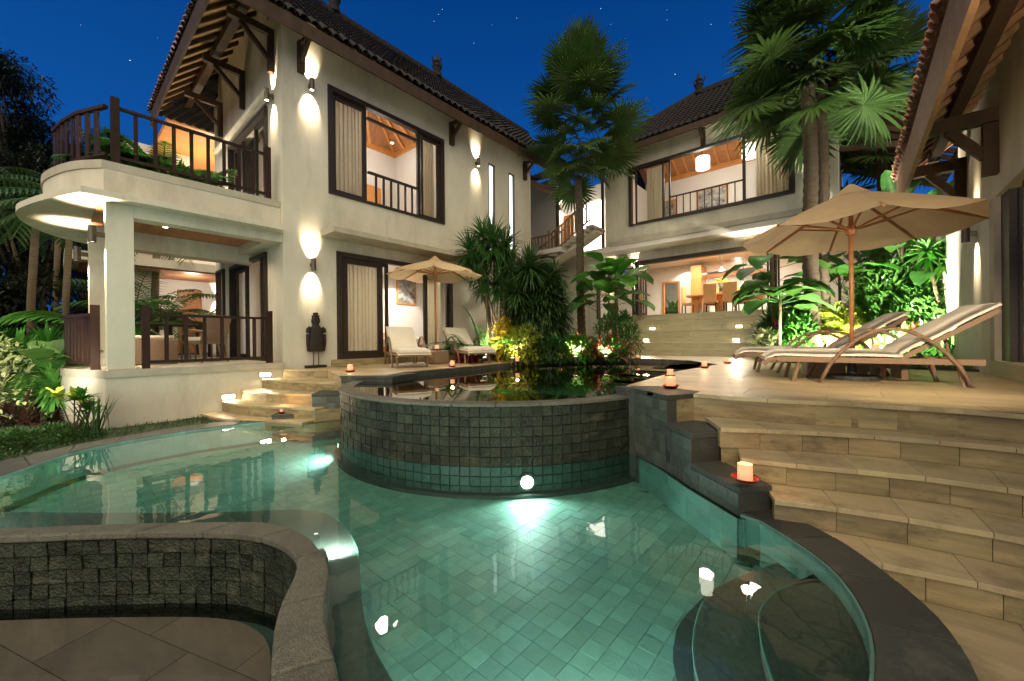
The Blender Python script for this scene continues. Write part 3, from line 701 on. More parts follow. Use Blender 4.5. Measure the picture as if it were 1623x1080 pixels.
# ---- small curved steps under the tall house (left)
ls = thing('garden_steps', 'five small curved sandstone steps between house wall and pool with step lights', 'steps', (-7.2, 2.2, -.66))
LS = [[(449, 586.2), (542, 585.9), (580, 588)],
      [(404, 599.0), (426.7, 602), (469.8, 604.5), (542, 607), (600, 610)],
      [(376, 616.5), (400.8, 621.0), (435, 623.8), (500, 625.2), (560, 628)],
      [(348, 634.5), (375, 641), (409, 643.7), (450, 645.5), (500, 648)],
      [(316, 654.0), (340, 661.8), (370, 665.0), (431, 667), (480, 670)]]
LZ = [0, -.155, -.32, -.485, -.655, -.70]
for k in range(5):
    L0 = [tuple(p[:2]) for p in smooth_line(xy(*LS[k], z=LZ[k]), 2)]
    if k: L0 = [(HX + .002, L0[0][1] - .0)] + [p for p in L0 if p[0] > HX + .02]
    back = [(-5.9, 3.3), (-6.3, 3.9), (HX + .002, 3.6)]
    MB().prism(L0 + back, LZ[k + 1] - .12, LZ[k] - .035 if k else -.03).build('step_core', 'sandstone', ls)
    L = resample(L0, .3)
    for a, b in zip(L[:-1], L[1:]):
        d = (b - a).normalized(); nr = Vector((-d.y, d.x, 0)); a2, b2 = a + d * .001, b - d * .001
        q = [a2 - nr * .004, b2 - nr * .004, b2 + nr * .05, a2 + nr * .05]
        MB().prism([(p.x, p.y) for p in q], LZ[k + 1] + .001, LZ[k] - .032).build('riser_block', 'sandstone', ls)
        if k:
            q = [a2 - nr * .014, b2 - nr * .014, b2 + nr * .5, a2 + nr * .5]
            q = clip([(p.x, p.y) for p in q], (HX + .003, 5), (HX + .003, -5))
            if len(q) > 2: MB().prism(q, LZ[k] - .032, LZ[k] + random.uniform(-.0008, .0004)).build('tread_slab', 'tread', ls)
# garden bed left of the pool
bed = [(p[0], p[1]) for p in smooth_line(LOUT, 1)] + [(-7.6, 2.4), (-8.2, 2.6), (-14, 2.8), (-40, 3), (-40, -14), (-9, -14), (-6.4, -2.5)]
if area(bed) < 0: bed = bed[::-1]
struct(MB().prism(bed, -1.25, -0.72).build('garden_bed', 'lawn'))

# ================================================================== SHARED BUILDERS
def sconce(loc, nrm, label, up=1, down=1, power=14, dist=0.12, ln=0.24, r=0.045, tilt=0.80, cone=76, group='up and down wall lamps'):
    """cylinder wall lamp shining up and down; nrm points away from the wall"""
    t = thing('wall_lamp', label, 'wall lamp', loc, group)
    c = Vector(loc) + Vector(nrm) * dist
    m = MB(); prof = [(r * .8, -ln / 2 + .02), (r, -ln / 2), (r, ln / 2), (r * .8, ln / 2), (r * .8, ln / 2 - .02)]
    m.lathe([(0.001, -ln / 2 + .02)] + prof + [(0.001, ln / 2 - .02)], c, 16).build('lamp_body', 'bronze', t, smooth=False)
    MB().bar(Vector(loc), c, .05, .07).build('bracket', 'bronze', t)
    for s_, on in ((1, up), (-1, down)):
        if not on: continue
        MB().lathe([(0.001, s_ * (ln / 2 - .012)), (r * .72, s_ * (ln / 2 - .012))], c, 12).build('lens', 'lamp_on', t)
        p = c + Vector((0, 0, s_ * (ln / 2 + .005)))
        lamp('SPOT', 'lamp_beam', p, power * 2.6, WARM, 0.02, target=p + Vector((0, 0, s_)) - Vector(nrm) * tilt, spot=cone, blend=0.75, parent=t)
    return t
def baluster_rail(path, z0, z1, label, step=0.24, post=0.08, slat=0.045, hr=0.05, parent=None, m='dark_wood', posts=(0, -1), slat_w=None, ext=0.12, name='balustrade', group=None):
    """rail along a 3D-flat path [(x,y)..]; z0 bottom, z1 rail top; can slope if z given per point"""
    pts = [Vector((p[0], p[1], (p[2] if len(p) > 2 else 0))) for p in path]
    t = parent or thing(name, label, 'balustrade', (pts[0].x, pts[0].y, z0), group)
    L = [0]
    for i in range(1, len(pts)): L.append(L[-1] + (pts[i] - pts[i - 1]).length)
    def at(s_):
        i = 1
        while i < len(L) - 1 and L[i] < s_: i += 1
        return pts[i - 1].lerp(pts[i], (s_ - L[i - 1]) / max(1e-6, L[i] - L[i - 1])), (pts[i] - pts[i - 1]).normalized()
    r1, r0 = MB(), MB()
    for i in range(len(pts) - 1):
        r1.bar(pts[i] + Vector((0, 0, z1 - hr / 2)), pts[i + 1] + Vector((0, 0, z1 - hr / 2)), .06, hr)
        r0.bar(pts[i] + Vector((0, 0, z0 + .1)), pts[i + 1] + Vector((0, 0, z0 + .1)), .045, .045)
    r1.build('handrail', m, t); r0.build('bottom_rail', m, t)
    n = max(2, round(L[-1] / step))
    for k in range(1, n):
        p, d = at(L[-1] * k / n)
        MB().bar(p + Vector((0, 0, z0 + .123)), p + Vector((0, 0, z1 - hr - .001)), slat_w or slat, slat if not slat_w else .025, up=(-d.y, d.x, 0)).build('baluster', m, t)
    for i in posts:
        p = pts[i]; MB().box(p.x - post / 2, p.x + post / 2, p.y - post / 2, p.y + post / 2, p.z + z0, p.z + z1 + ext).build('post', m, t)
    return t
def curtain(x0, y0, x1, y1, z0, z1, label, amp=0.03, waves=None, m='curtain'):
    a, b = Vector((x0, y0, 0)), Vector((x1, y1, 0)); d = (b - a); Ln = d.length; d.normalize(); nr = Vector((-d.y, d.x, 0))
    n = max(16, int(Ln / 0.012)); w = waves or Ln / 0.09
    mb = MB(); vs = []
    for k in range(n + 1):
        s_ = k / n; ph = s_ * w * 2 * math.pi + 0.7 * math.sin(s_ * 9)
        for j, z in enumerate((z0, z0 + (z1 - z0) * .5, z1)):
            o = math.sin(ph + j * .25) * amp * (1.1 - .25 * j) + math.sin(ph * .31 + j) * amp * .5
            p = a + d * (s_ * Ln) + nr * o; vs.append((p.x, p.y, z))
    fs = [(k * 3 + j, k * 3 + 3 + j, k * 3 + 4 + j, k * 3 + 1 + j) for k in range(n) for j in range(2)]
    mb.add(vs, fs); c = mb.build('curtain', m, smooth=True)
    return tag(c, label, 'curtain')
def win_panel(axis, c, a0, a1, z0, z1, house, fw=0.09, d=0.06, name='window', m='frame', pane=True, mull=()):
    """framed glazed panel; axis 'x' -> plane x=c spanning y a0..a1"""
    mb = MB()
    def bx(p0, p1, q0, q1, e=0):
        if axis == 'x': mb.box(c - d / 2 - e, c + d / 2 + e, p0, p1, q0, q1)
        else: mb.box(p0, p1, c - d / 2 - e, c + d / 2 + e, q0, q1)
    bx(a0, a0 + fw, z0, z1); bx(a1 - fw, a1, z0, z1); bx(a0 + fw, a1 - fw, z0, z0 + fw); bx(a0 + fw, a1 - fw, z1 - fw, z1)
    for mm in mull: bx(mm - .02, mm + .02, z0 + fw, z1 - fw)
    w = mb.build(name, m, house)
    if pane:
        if axis == 'x': MB().add([(c, a0 + fw, z0 + fw), (c, a1 - fw, z0 + fw), (c, a1 - fw, z1 - fw), (c, a0 + fw, z1 - fw)], [(0, 1, 2, 3)]).build('pane', 'glass', w)
        else: MB().add([(a0 + fw, c, z0 + fw), (a1 - fw, c, z0 + fw), (a1 - fw, c, z1 - fw), (a0 + fw, c, z1 - fw)], [(0, 1, 2, 3)]).build('pane', 'glass', w)
    return w
def outer_frame(axis, c, a0, a1, z0, z1, house, fw=0.06, d=0.14, name='door_frame', m='frame', bottom=True):
    mb = MB()
    def bx(p0, p1, q0, q1):
        if axis == 'x': mb.box(c - d / 2, c + d / 2, p0, p1, q0, q1)
        else: mb.box(p0, p1, c - d / 2, c + d / 2, q0, q1)
    bx(a0, a0 + fw, z0, z1); bx(a1 - fw, a1, z0, z1); bx(a0 + fw, a1 - fw, z1 - fw, z1)
    if bottom: bx(a0 + fw, a1 - fw, z0, z0 + .05)
    return mb.build(name, m, house)
def roof_plane(e0, e1, r1, r0, parent, m='roof', rows=26, cols=None, amp=0.035, name='roof_tiles', seg=2):
    """corrugated clay tile field between eave e0-e1 and ridge r0-r1"""
    e0, e1, r0, r1 = map(Vector, (e0, e1, r0, r1)); nrm = (e1 - e0).cross(r0 - e0 if (r0 - e0).length > 1e-3 else r1 - e0).normalized()
    if nrm.z < 0: nrm = -nrm
    W_ = (e1 - e0).length; cols = cols or int(W_ / 0.2); nu = cols * 4; mb = MB(); vs = []; fs = []
    edir = (e1 - e0).normalized()
    for j in range(rows):
        for half in (0, 1):
            t = (j + half) / rows
            a = e0.lerp(r0, t); b = e1.lerp(r1, t)
            for i in range(nu + 1):
                p = a.lerp(b, i / nu); u = (p - e0).dot(edir)
                h = amp * (math.sin(u / 0.2 * 2 * math.pi)) + (0.03 if half == 0 else 0.0)
                vs.append(p + nrm * h)
    for j in range(2 * rows - 1):
        for i in range(nu):
            k = j * (nu + 1) + i; fs.append((k, k + 1, k + nu + 2, k + nu + 1))
    mb.add(vs, fs); return mb.build(name, m, parent, kind='stuff')
def eave_tiles(a, b, slope, parent, m='old_tile', w=0.2, ln=0.34, r=0.075, n=None, tilt=0.6):
    """individual half-round tiles along an eave line a->b; slope = vector going up the roof"""
    a, b, s_ = Vector(a), Vector(b), Vector(slope).normalized(); d = (b - a); n = n or int(d.length / w); e = d.normalized(); up_ = e.cross(s_)
    if up_.z < 0: up_ = -up_
    K = 5; vs = []
    for end, rr in ((0, r), (ln, r * .85)):
        for k in range(K + 1):
            an = math.pi * k / K
            vs.append(e * math.cos(an) * rr + up_ * math.sin(an) * rr + s_ * end)
        for k in range(K + 1):
            an = math.pi * k / K
            vs.append(e * math.cos(an) * (rr - .015) + up_ * math.sin(an) * (rr - .015) + s_ * end)
    q = 2 * (K + 1); fs = []
    for k in range(K): fs += [(k, k + 1, q + k + 1, q + k), (K + 1 + k, q + K + 1 + k, q + K + 2 + k, K + 2 + k), (k, K + 1 + k, K + 2 + k, k + 1)]
    base = MB().add(vs, fs).build('roof_tile', m, None); base.parent = parent; base.location = a + e * (w / 2) - LOCS.get(parent, Vector())
    for i in range(1, n):
        c = base.copy(); link(c); c.parent = parent; c.location = a + e * (w * (i + .5)) + up_ * random.uniform(-.006, .006) + s_ * random.uniform(-.015, .015) - LOCS.get(parent, Vector())
        c.rotation_euler = (random.uniform(-.02, .02), random.uniform(-.02, .02), random.uniform(-.02, .02))

# ================================================================== TALL HOUSE (left)
H1 = thing('tall_house', 'tall two storey cream villa with curved corner balcony and dark hipped tile roof', 'house', (-10.2, 6.5, 0))
X0 = HX; XB = -12.6
win_u = (3.73, 6.80, 3.60, 5.85)     # upper bedroom window  y0,y1,z0,z1
win_d = (3.88, 7.05, 0.14, 2.42)     # lower sliding doors
slots = [(8.50, 8.78, 2.9, 5.82), (9.42, 9.70, 2.95, 5.82)]
wall_open(MB(), 'x', X0 - .22, X0, 2.86, 10.55, -.75, 7.02, [win_u, win_d] + slots).build('wall', 'plaster', H1)
yf = 2.86
dA = (-11.55, -9.05, 0.13, 2.36); dB = (-12.78, -12.1, 0.13, 2.4)
uA = (-11.55, -8.95, 3.2, 5.3)
wall_open(MB(), 'y', yf, yf + .22, -13.0, X0 - .22, -.75, 7.0, [dA, dB, uA]).build('wall', 'plaster', H1)
MB().box(-12.6, -8.95, yf, yf + .22, 7.0, 7.58).build('wall', 'plaster', H1)
wall_open(MB(), 'y', 10.33, 10.55, -13.0, X0 - .22, -.75, 6.9, []).build('wall', 'plaster', H1)
wall_open(MB(), 'x', -13.0, -12.8, yf + .22, 10.33, -.75, 6.9, []).build('wall', 'plaster_in', H1)
MB().box(-12.8, X0 - .22, yf + .22, 10.33, 2.85, 3.15).build('floor_slab', 'plaster_in', H1)
MB().box(-12.8, X0 - .22, yf + .22, 10.33, -.2, .12).build('ground_floor', 'marble', H1)
# canopy slab over the lower doors
MB().box(X0, X0 + .62, 3.55, 7.85, 2.66, 2.76).build('canopy', 'plaster_trim', H1)
MB().box(X0 + .002, X0 + .16, 3.75, 7.25, 0.0, .14).build('door_step', 'sandstone', H1)
# windows
outer_frame('x', X0 - .03, *win_u, H1, fw=.10, d=.13, name='window_frame')
win_panel('x', X0 - .08, 3.83, 4.62, 3.65, 5.75, H1); win_panel('x', X0 - .08, 6.05, 6.70, 3.65, 5.75, H1, fw=.08)
win_panel('x', X0 - .02, 5.95, 6.12, 3.65, 5.75, H1, pane=False, fw=.06, name='window_stile')
MB().box(X0 - .06, X0, 4.62, 6.0, 5.50, 5.56).build('transom', 'frame', H1)
outer_frame('x', X0 - .03, *win_d, H1, fw=.10, d=.13)
win_panel('x', X0 - .06, 4.02, 4.98, .19, 2.32, H1, name='sliding_door', fw=.12); win_panel('x', X0 - .10, 4.92, 5.15, .19, 2.32, H1, name='sliding_door', fw=.07)
win_panel('x', X0 - .06, 6.15, 6.98, .19, 2.32, H1, name='sliding_door', fw=.1)
rail = MB()
b_ = thing('window_balustrade', 'dark wooden bar rail across the open upper bedroom window', 'balustrade', (X0 - .03, 5.2, 3.6))
baluster_rail([(X0 - .03, 4.64), (X0 - .03, 6.0)], 3.55, 4.35, '', step=.2, slat=.04, parent=b_, posts=(), m='frame')
curtain(X0 - .2, 3.9, X0 - .2, 4.62, 3.65, 5.8, 'sheer cream curtain drawn left of the open upper bedroom window'); curtain(X0 - .2, 6.1, X0 - .2, 6.6, 3.65, 5.8, 'narrow cream curtain right of the open upper bedroom window')
curtain(X0 - .2, 4.1, X0 - .2, 4.95, .2, 2.35, 'cream curtain behind the left glass door of the poolside bedroom', amp=.035)
curtain(X0 - .2, 6.3, X0 - .2, 6.8, .2, 2.35, 'cream curtain behind the glass door beside the small parasol', amp=.035)
for s0, s1, a_, b2 in slots:
    m_ = MB().add([(X0 - .08, s0, a_), (X0 - .08, s1, a_), (X0 - .08, s1, b2), (X0 - .08, s0, b2)], [(0, 1, 2, 3)]); m_.build('lit_pane', 'white_gap', H1)
    outer_frame('x', X0 - .03, s0, s1, a_, b2, H1, fw=.03, d=.07, name='window_frame')
# roof: hip with wide eaves
EX, EY0, EXL, EZ = -7.55, 1.62, -13.6, 6.42
RX, RZ, RY0 = -10.55, 9.35, 4.6
roof_plane((EX, EY0, EZ), (EX, 11.4, EZ), (RX, 13.4, RZ), (RX, RY0, RZ), H1, cols=50, rows=22)
roof_plane((EXL, EY0, EZ), (EX, EY0, EZ), (RX, RY0, RZ), (RX - .01, RY0, RZ), H1, cols=30, rows=22)
roof_plane((EXL, 11.4, EZ), (EXL, EY0, EZ), (RX, RY0, RZ), (RX, 13.4, RZ), H1, cols=50, rows=8)
eave_tiles((EXL + .1, EY0 + .0, EZ + .02), (EX, EY0, EZ + .02), (0, 1, .98), H1, 'terracotta', w=.19)
eave_tiles((EX + .01, EY0 + .1, EZ + .0), (EX + .01, 11.3, EZ), (-1, 0, .98), H1, 'roof', w=.2)
# ridge caps
mbx = MB(); 
for k in range(44): y = RY0 + k * .2; mbx.box(RX - .1, RX + .1, y, y + .17, RZ - .06, RZ + .10)
mbx.build('ridge_caps', 'roof', H1, kind='stuff')
mbx = MB(); mbx.bar((EX, EY0, EZ), (RX, RY0, RZ), .2, .16); mbx.build('hip_cap', 'roof', H1)
# fascias, rafters, purlins, soffit boards
MB().box(EX - .04, EX, EY0, 11.3, EZ - .30, EZ - .04).build('fascia', 'beam_wood', H1)
MB().box(EXL, EX - .04, EY0 + .02, EY0 + .07, EZ - .34, EZ - .04).build('fascia', 'beam_wood', H1)
sl = (RZ - EZ) / (RY0 - EY0)
nft = MB(); nft.add([(EXL, EY0 + .08, EZ + .02), (EX - .05, EY0 + .08, EZ + .02), (EX - .05 - 1.3, EY0 + 1.38, EZ + .02 + 1.3 * sl), (EXL + 1.3, EY0 + 1.38, EZ + .02 + 1.3 * sl)], [(0, 1, 2, 3)]).build('soffit_board', 'soffit', H1)
nft = MB(); nft.add([(EX - .05, EY0 + .08, EZ + .02), (EX - .05, 11.3, EZ + .02), (X0 - .1, 11.3, EZ + .02 + .6 * sl), (X0 - .1, EY0 + .08 + .55, EZ + .02 + .6 * sl)], [(0, 1, 2, 3)]).build('soffit_board', 'soffit', H1)
x = EX - .35
while x > EXL + .2:
    MB().bar((x, EY0 + .07, EZ - .035), (x, yf + .1, EZ - .035 + (yf - EY0 + .03) * sl), .06, .07).build('rafter', 'beam_wood', H1); x -= .42
y = 2.2
while y < 11.2:
    MB().bar((EX - .05, y, EZ - .06), (X0 - .05, y, EZ - .06 + .6 * sl), .06, .09).build('rafter', 'beam_wood', H1); y += .45
MB().box(EXL + .3, EX - .3, 2.28, 2.42, EZ + .32, EZ + .50).build('purlin', 'beam_wood', H1)
for bx_ in (-8.6, -10.4, -12.2):
    m_ = MB(); m_.bar((bx_, yf + .1, EZ + .16), (bx_, 2.1, EZ + .16), .10, .13); m_.build('outrigger_beam', 'beam_wood', H1)
    m_ = MB(); m_.box(bx_ - .05, bx_ + .05, yf - .10, yf - .002, EZ - .62, EZ + .09); m_.bar((bx_, yf - .08, EZ - .36), (bx_, 2.3, EZ + .10), .07, .08); m_.build('bracket', 'beam_wood', H1)
for by_ in (3.2, 7.05, 10.2):
    m_ = MB(); m_.box(X0, X0 + .1, by_ - .06, by_ + .06, EZ - .62, EZ - .02); m_.bar((X0 + .08, by_, EZ - .4), (X0 + .5, by_, EZ - .08), .07, .07); m_.bar((X0 + .1, by_, EZ - .07), (X0 + .62, by_, EZ - .07), .08, .08)
    m_.build('bracket', 'beam_wood', H1)
def finial(loc, s=1.0, parent=None):
    f = MB().lathe([(.16, 0), (.16, .12), (.11, .14), (.14, .3), (.17, .34), (.12, .38), (.09, .46), (.13, .52), (.08, .6), (.05, .68), (.02, .8), (.001, .95)], loc, 10)
    for k in range(4):
        a = k * math.pi / 2; c = Vector(loc) + Vector((math.cos(a) * .15, math.sin(a) * .15, .4)); f.bar(c, c + Vector((math.cos(a) * .06, math.sin(a) * .06, .18)), .03, .05)
    return f.build('finial', 'roof', parent)
finial((RX, 8.5, RZ + .05), parent=H1); finial((RX, 5.0, RZ + .05), parent=H1)
# balcony + terrace
CURV_C = [(-7.98, .25), (-8.6, -0.02), (-9.35, -.27), (-9.9, -.40), (-10.6, -.36), (-11.2, -.2), (-11.7, .05), (-12.1, .45), (-12.4, 1.0), (-12.5, 1.8), (-12.5, 2.86)]
CURV_P = [(-8.32, .49), (-8.7, .20), (-9.35, -.02), (-9.9, -.12), (-10.6, -.08), (-11.1, .06), (-11.55, .30), (-11.9, .68), (-12.1, 1.2), (-12.2, 2.0), (-12.2, 2.86)]
c1 = [tuple(p[:2]) for p in smooth_line(CURV_C, 2)]; c2 = [tuple(p[:2]) for p in smooth_line(CURV_P, 2)]
MB().prism(c1 + [(-8.21, 2.858), (-8.19, 2.81), (-7.98, 2.80)], 2.60, 2.69).build('balcony_slab', 'plaster', H1)
MB().prism(c2 + [(-8.32, 2.855)], 2.692, 3.10).build('balcony_parapet', 'plaster', H1)
MB().prism([(p[0], p[1]) for p in smooth_line([(a, b - .02) for a, b in CURV_P], 2)] + [(-8.30, 2.855)], 3.102, 3.225).build('parapet_cap', 'plaster_trim', H1)
c3 = [tuple(p[:2]) for p in smooth_line([(-8.2, .48), (-8.7, .30), (-9.3, .13), (-9.95, .03), (-10.7, .05), (-11.5, .25), (-12.3, .75), (-12.8, 1.6), (-13.0, 2.86)], 2)]
MB().prism(c3 + [(-8.2, 2.85)], -.8, .02).build('terrace_base', 'plaster', H1)
MB().prism([(a + (0.03 if i == 0 else 0), b - .02) for i, (a, b) in enumerate(c3)] + [(-8.17, 2.855)], .022, .13).build('terrace_slab', 'plaster_trim', H1)
def pillar(x0, x1, y0, y1, z0, z1): MB().box(x0, x1, y0, y1, z0, z1).build('pillar', 'plaster', H1, bevel=.006)
pillar(-8.52, -8.225, .50, .80, .131, 2.598)
pillar(-10.3, -9.99, .40, .72, .131, 2.598)
# beams and wood ceiling of the terrace
MB().box(-8.5, -8.225, .802, 2.858, 2.42, 2.598).build('terrace_beam', 'plaster', H1)
MB().box(-10.3, -10.0, .722, 2.858, 2.25, 2.598).build('terrace_beam', 'plaster', H1)
MB().box(-9.998, -8.502, 2.60, 2.858, 2.42, 2.598).build('terrace_beam', 'plaster', H1)
for i in range(15):
    y = .42 + i * .145
    MB().box(-9.998, -8.502, y, y + .142, 2.572, 2.597).build('ceiling_plank', 'teak', H1)
for (xx, yy) in ((-9.2, 1.3), (-9.0, 2.2)):
    MB().lathe([(.001, 0), (.035, 0)], (xx, yy, 2.569), 12).build('downlight', 'lamp_on', H1)
    lamp('SPOT', 'downlight_beam', (xx, yy, 2.56), 26, WARM, .03, target=(xx, yy, 0), spot=120, blend=.6, parent=H1)
# rails
baluster_rail([(-8.24, .92), (-8.24, 2.62)], .13, .98, 'dark wooden rail along the ground floor terrace between white pillar and house wall', step=.24, slat=.045, post=.09, slat_w=.052, hr=.04)
baluster_rail([(-8.60, .40), (-9.0, .28), (-9.5, .16), (-10.0, .11)], .13, .98, 'curved dark slatted rail round the end of the ground floor terrace', step=.15, slat=.05, post=.1, slat_w=.085, posts=(0,))
baluster_rail([(-12.85, 1.1), (-12.95, 2.7)], .13, .98, 'far rail behind the chairs at the back of the terrace', step=.28, slat=.06, slat_w=.07)
baluster_rail([(-8.38, .62), (-8.38, 2.66)], 3.225, 4.09, 'dark wooden balcony rail above the terrace, straight run with eight balusters', step=.235, slat=.04, post=.10, slat_w=.05, hr=.04)
baluster_rail([(-8.33, .52), (-8.9, .26), (-9.4, .12), (-9.95, .02), (-10.5, .05)], 3.225, 4.05, 'curved dark slatted rail round the rounded end of the balcony', step=.2, slat=.05, post=.12, slat_w=.09, posts=())
# doors in the wall behind terrace and balcony
outer_frame('y', yf - .0, *dA, H1, fw=.07, d=.12); win_panel('y', yf + .06, -9.6, -9.12, .15, 2.29, H1, name='sliding_door', fw=.08); win_panel('y', yf + .08, -11.48, -10.6, .15, 2.29, H1, name='sliding_door', fw=.1)
outer_frame('y', yf - .0, *dB, H1, fw=.06, d=.12)
outer_frame('y', yf - .0, *uA, H1, fw=.07, d=.12); win_panel('y', yf + .06, -9.9, -9.02, 3.24, 5.23, H1, name='sliding_door', fw=.08); win_panel('y', yf + .08, -11.48, -10.8, 3.24, 5.23, H1, name='sliding_door', fw=.1)
MB().tube([(-8.6, yf - .12, 5.42), (-12.4, yf - .12, 5.42)], .055, 10).build('blind_tube', 'plaster', H1)
MB().box(-10.6, -10.0, yf + .5, yf + .55, .15, 2.3).build('wardrobe_panel', 'orange_wood', H1)
curtain(-10.55, yf + .3, -10.1, yf + .3, .15, 2.28, 'white curtain inside the terrace door', amp=.03); curtain(-10.7, yf + .3, -10.2, yf + .3, 3.24, 5.2, 'white curtain inside the balcony door', amp=.03)
MB().box(-10.15, -9.95, yf + .4, yf + .45, 3.2, 5.2).build('wardrobe_panel', 'orange_wood', H1)
# lamps on the house
sconce((X0, 3.37, 5.62), (1, 0, 0), 'wall lamp high on the tall house left of the open upper window', power=34)
sconce((X0, 7.98, 5.62), (1, 0, 0), 'wall lamp high on the tall house between the upper window and the slit windows', power=26)
sconce((X0, 3.37, 2.05), (1, 0, 0), 'wall lamp above the standing stone figure beside the poolside bedroom doors', power=34)
sconce((-8.62, yf, 5.35), (0, -1, 0), 'wall lamp beside the balcony door under the big eave', power=26)
sconce((-8.36, .50, 2.12), (0, -1, 0), 'wall lamp on the front white pillar of the ground floor terrace', power=34, dist=.13, tilt=.05, cone=115)
sconce((-10.14, .40, 2.08), (0, -1, 0), 'wall lamp on the second pillar behind the curved terrace rail', power=28, dist=.13, tilt=.05, cone=115)
# lower bedroom
rm = MB(); rm.box(-12.6, -12.5, 4.0, 9.6, .121, 2.84); rm.build('bedroom_wall', 'plaster_in', H1)
MB().box(-12.498, -12.40, 5.55, 5.95, .121, 2.2).build('wood_panel', 'orange_wood', H1)
bed_ = thing('bed', 'low white bed with orange wooden base inside the poolside bedroom', 'bed', (-11, 7, .12))
MB().box(-11.9, -10.0, 5.9, 7.6, .12, .36).build('bed_base', 'orange_wood', bed_, bevel=.01); MB().box(-11.85, -10.05, 5.95, 7.55, .362, .62).build('mattress', 'white_paint', bed_, bevel=.05)
MB().box(-12.4, -11.92, 5.9, 7.6, .36, .8).build('headboard', 'orange_wood', bed_)
lamp('AREA', 'bedroom_light', (-10.6, 6.2, 2.75), 85, (1, .9, .78), sx=1.5, sy=2.5, target=(-10.6, 6.2, 0), parent=H1)
lamp('SPOT', 'picture_light', (-11.4, 7.8, 2.7), 90, (1, .92, .8), .05, target=(-12.5, 8.0, 1.2), spot=80, blend=.3, parent=H1)
pic = thing('framed_picture', 'framed black and white tree picture on the lower bedroom wall', 'picture', tuple(P(644, 462, x=-12.48)))
c_ = P(644, 462, x=-12.48)
MB().box(-12.49, -12.45, c_.y - .42, c_.y + .42, c_.z - .50, c_.z + .50).build('picture_frame', 'orange_wood', pic)
M['print'] = mat('print', (0.16, 0.15, 0.13), .5, .9, 7, col2=(.55, .53, .48), detail=8)
MB().box(-12.449, -12.44, c_.y - .36, c_.y + .36, c_.z - .44, c_.z + .44).build('print', 'print', pic)
# upper bedroom: white walls with hipped wooden ceiling and lamps
MB().box(-10.5, X0 - .22, 3.45, 3.5, 3.151, 6.3).build('bedroom_wall', 'plaster_in', H1); MB().box(-10.5, X0 - .22, 6.82, 6.87, 3.151, 6.3).build('bedroom_wall', 'plaster_in', H1); MB().box(-10.55, -10.5, 3.45, 6.87, 3.151, 6.3).build('bedroom_wall', 'plaster_in', H1)
zc = 5.35
apx = (-9.5, 5.2, 7.5)
cor = [(-10.5, 3.5), (X0 - .22, 3.5), (X0 - .22, 6.82), (-10.5, 6.82)]
for i in range(4):
    a, b = cor[i], cor[(i + 1) % 4]
    zz = zc if i != 1 else 5.9
    zz = 6.2
    MB().add([(a[0], a[1], zz), (b[0], b[1], zz), apx], [(0, 1, 2)]).build('ceiling_wood', 'teak', H1)
    for k in range(0, 4):
        p = Vector((a[0], a[1], zz)).lerp(Vector((b[0], b[1], zz)), k / 4); MB().bar(p - Vector((0, 0, .04)), Vector(apx) - Vector((0, 0, .12)), .07, .08).build('ceiling_rafter', 'orange_wood', H1)
mb_ = MB()
for i in range(4):
    a, b = cor[i], cor[(i + 1) % 4]
    if i != 1: mb_.bar((a[0], a[1], 6.15), (b[0], b[1], 6.15), .12, .14)
mb_.build('ceiling_beam', 'orange_wood', H1)
MB().box(-10.49, -10.1, 5.4, 6.1, 3.15, 4.85).build('bedroom_cupboard', 'orange_wood', H1, bevel=.01)
MB().lathe([(.001, 0), (.045, 0)], (-9.7, 6.2, 6.05), 12).build('ceiling_lamp', 'lamp_on', H1)
lamp('POINT', 'bedroom_lamp', (-9.4, 5.6, 5.6), 17, (1, .93, .82), .15, parent=H1)
lamp('POINT', 'bedroom_lamp', (-9.5, 5.2, 4.4), 9, (1, .90, .76), .1, parent=H1)
pd = thing('pendant_lamp', 'square cream pendant shade glowing behind the upper bedroom curtain', 'lamp', (-9.6, 4.9, 5.4))
MB().box(-9.7, -9.48, 4.78, 5.0, 5.45, 5.65).build('shade', 'pend_on', pd); MB().tube([(-9.6, 4.9, 5.72), (-9.6, 4.9, 6.9)], .008, 5).build('cord', 'frame', pd)
# step lights let into the terrace wall
for i, (zz, yy) in enumerate(((-.10, 2.53), (-.425, 1.97), (-.70, 1.42))):
    q = P([420, 362, 302][i], [594, 629, 667][i], x=X0)
    sl_ = thing('step_light', ['recessed light in the terrace wall beside the top small step', 'recessed light in the terrace wall beside the middle small step', 'recessed light in the terrace wall just above the pool edge'][i], 'step light', tuple(q), 'step lights in the terrace wall')
    m_ = MB(); w2, h2 = .105, .045
    m_.box(q.x - .01, q.x + .018, q.y - w2, q.y + w2, q.z + h2 - .012, q.z + h2); m_.box(q.x - .01, q.x + .018, q.y - w2, q.y + w2, q.z - h2, q.z - h2 + .012)
    m_.box(q.x - .01, q.x + .018, q.y - w2, q.y - w2 + .012, q.z - h2 + .012, q.z + h2 - .012); m_.box(q.x - .01, q.x + .018, q.y + w2 - .012, q.y + w2, q.z - h2 + .012, q.z + h2 - .012); m_.build('frame', 'bronze', sl_)
    MB().box(q.x + .0, q.x + .006, q.y - w2 + .013, q.y + w2 - .013, q.z - h2 + .013, q.z + h2 - .013).build('lens', 'step_lamp_on', sl_)
    lamp('AREA', 'step_beam', (q.x + .03, q.y, q.z), 3.5, (1, .8, .5), sx=.16, sy=.05, target=(q.x + .5, q.y, q.z - .35), parent=sl_)

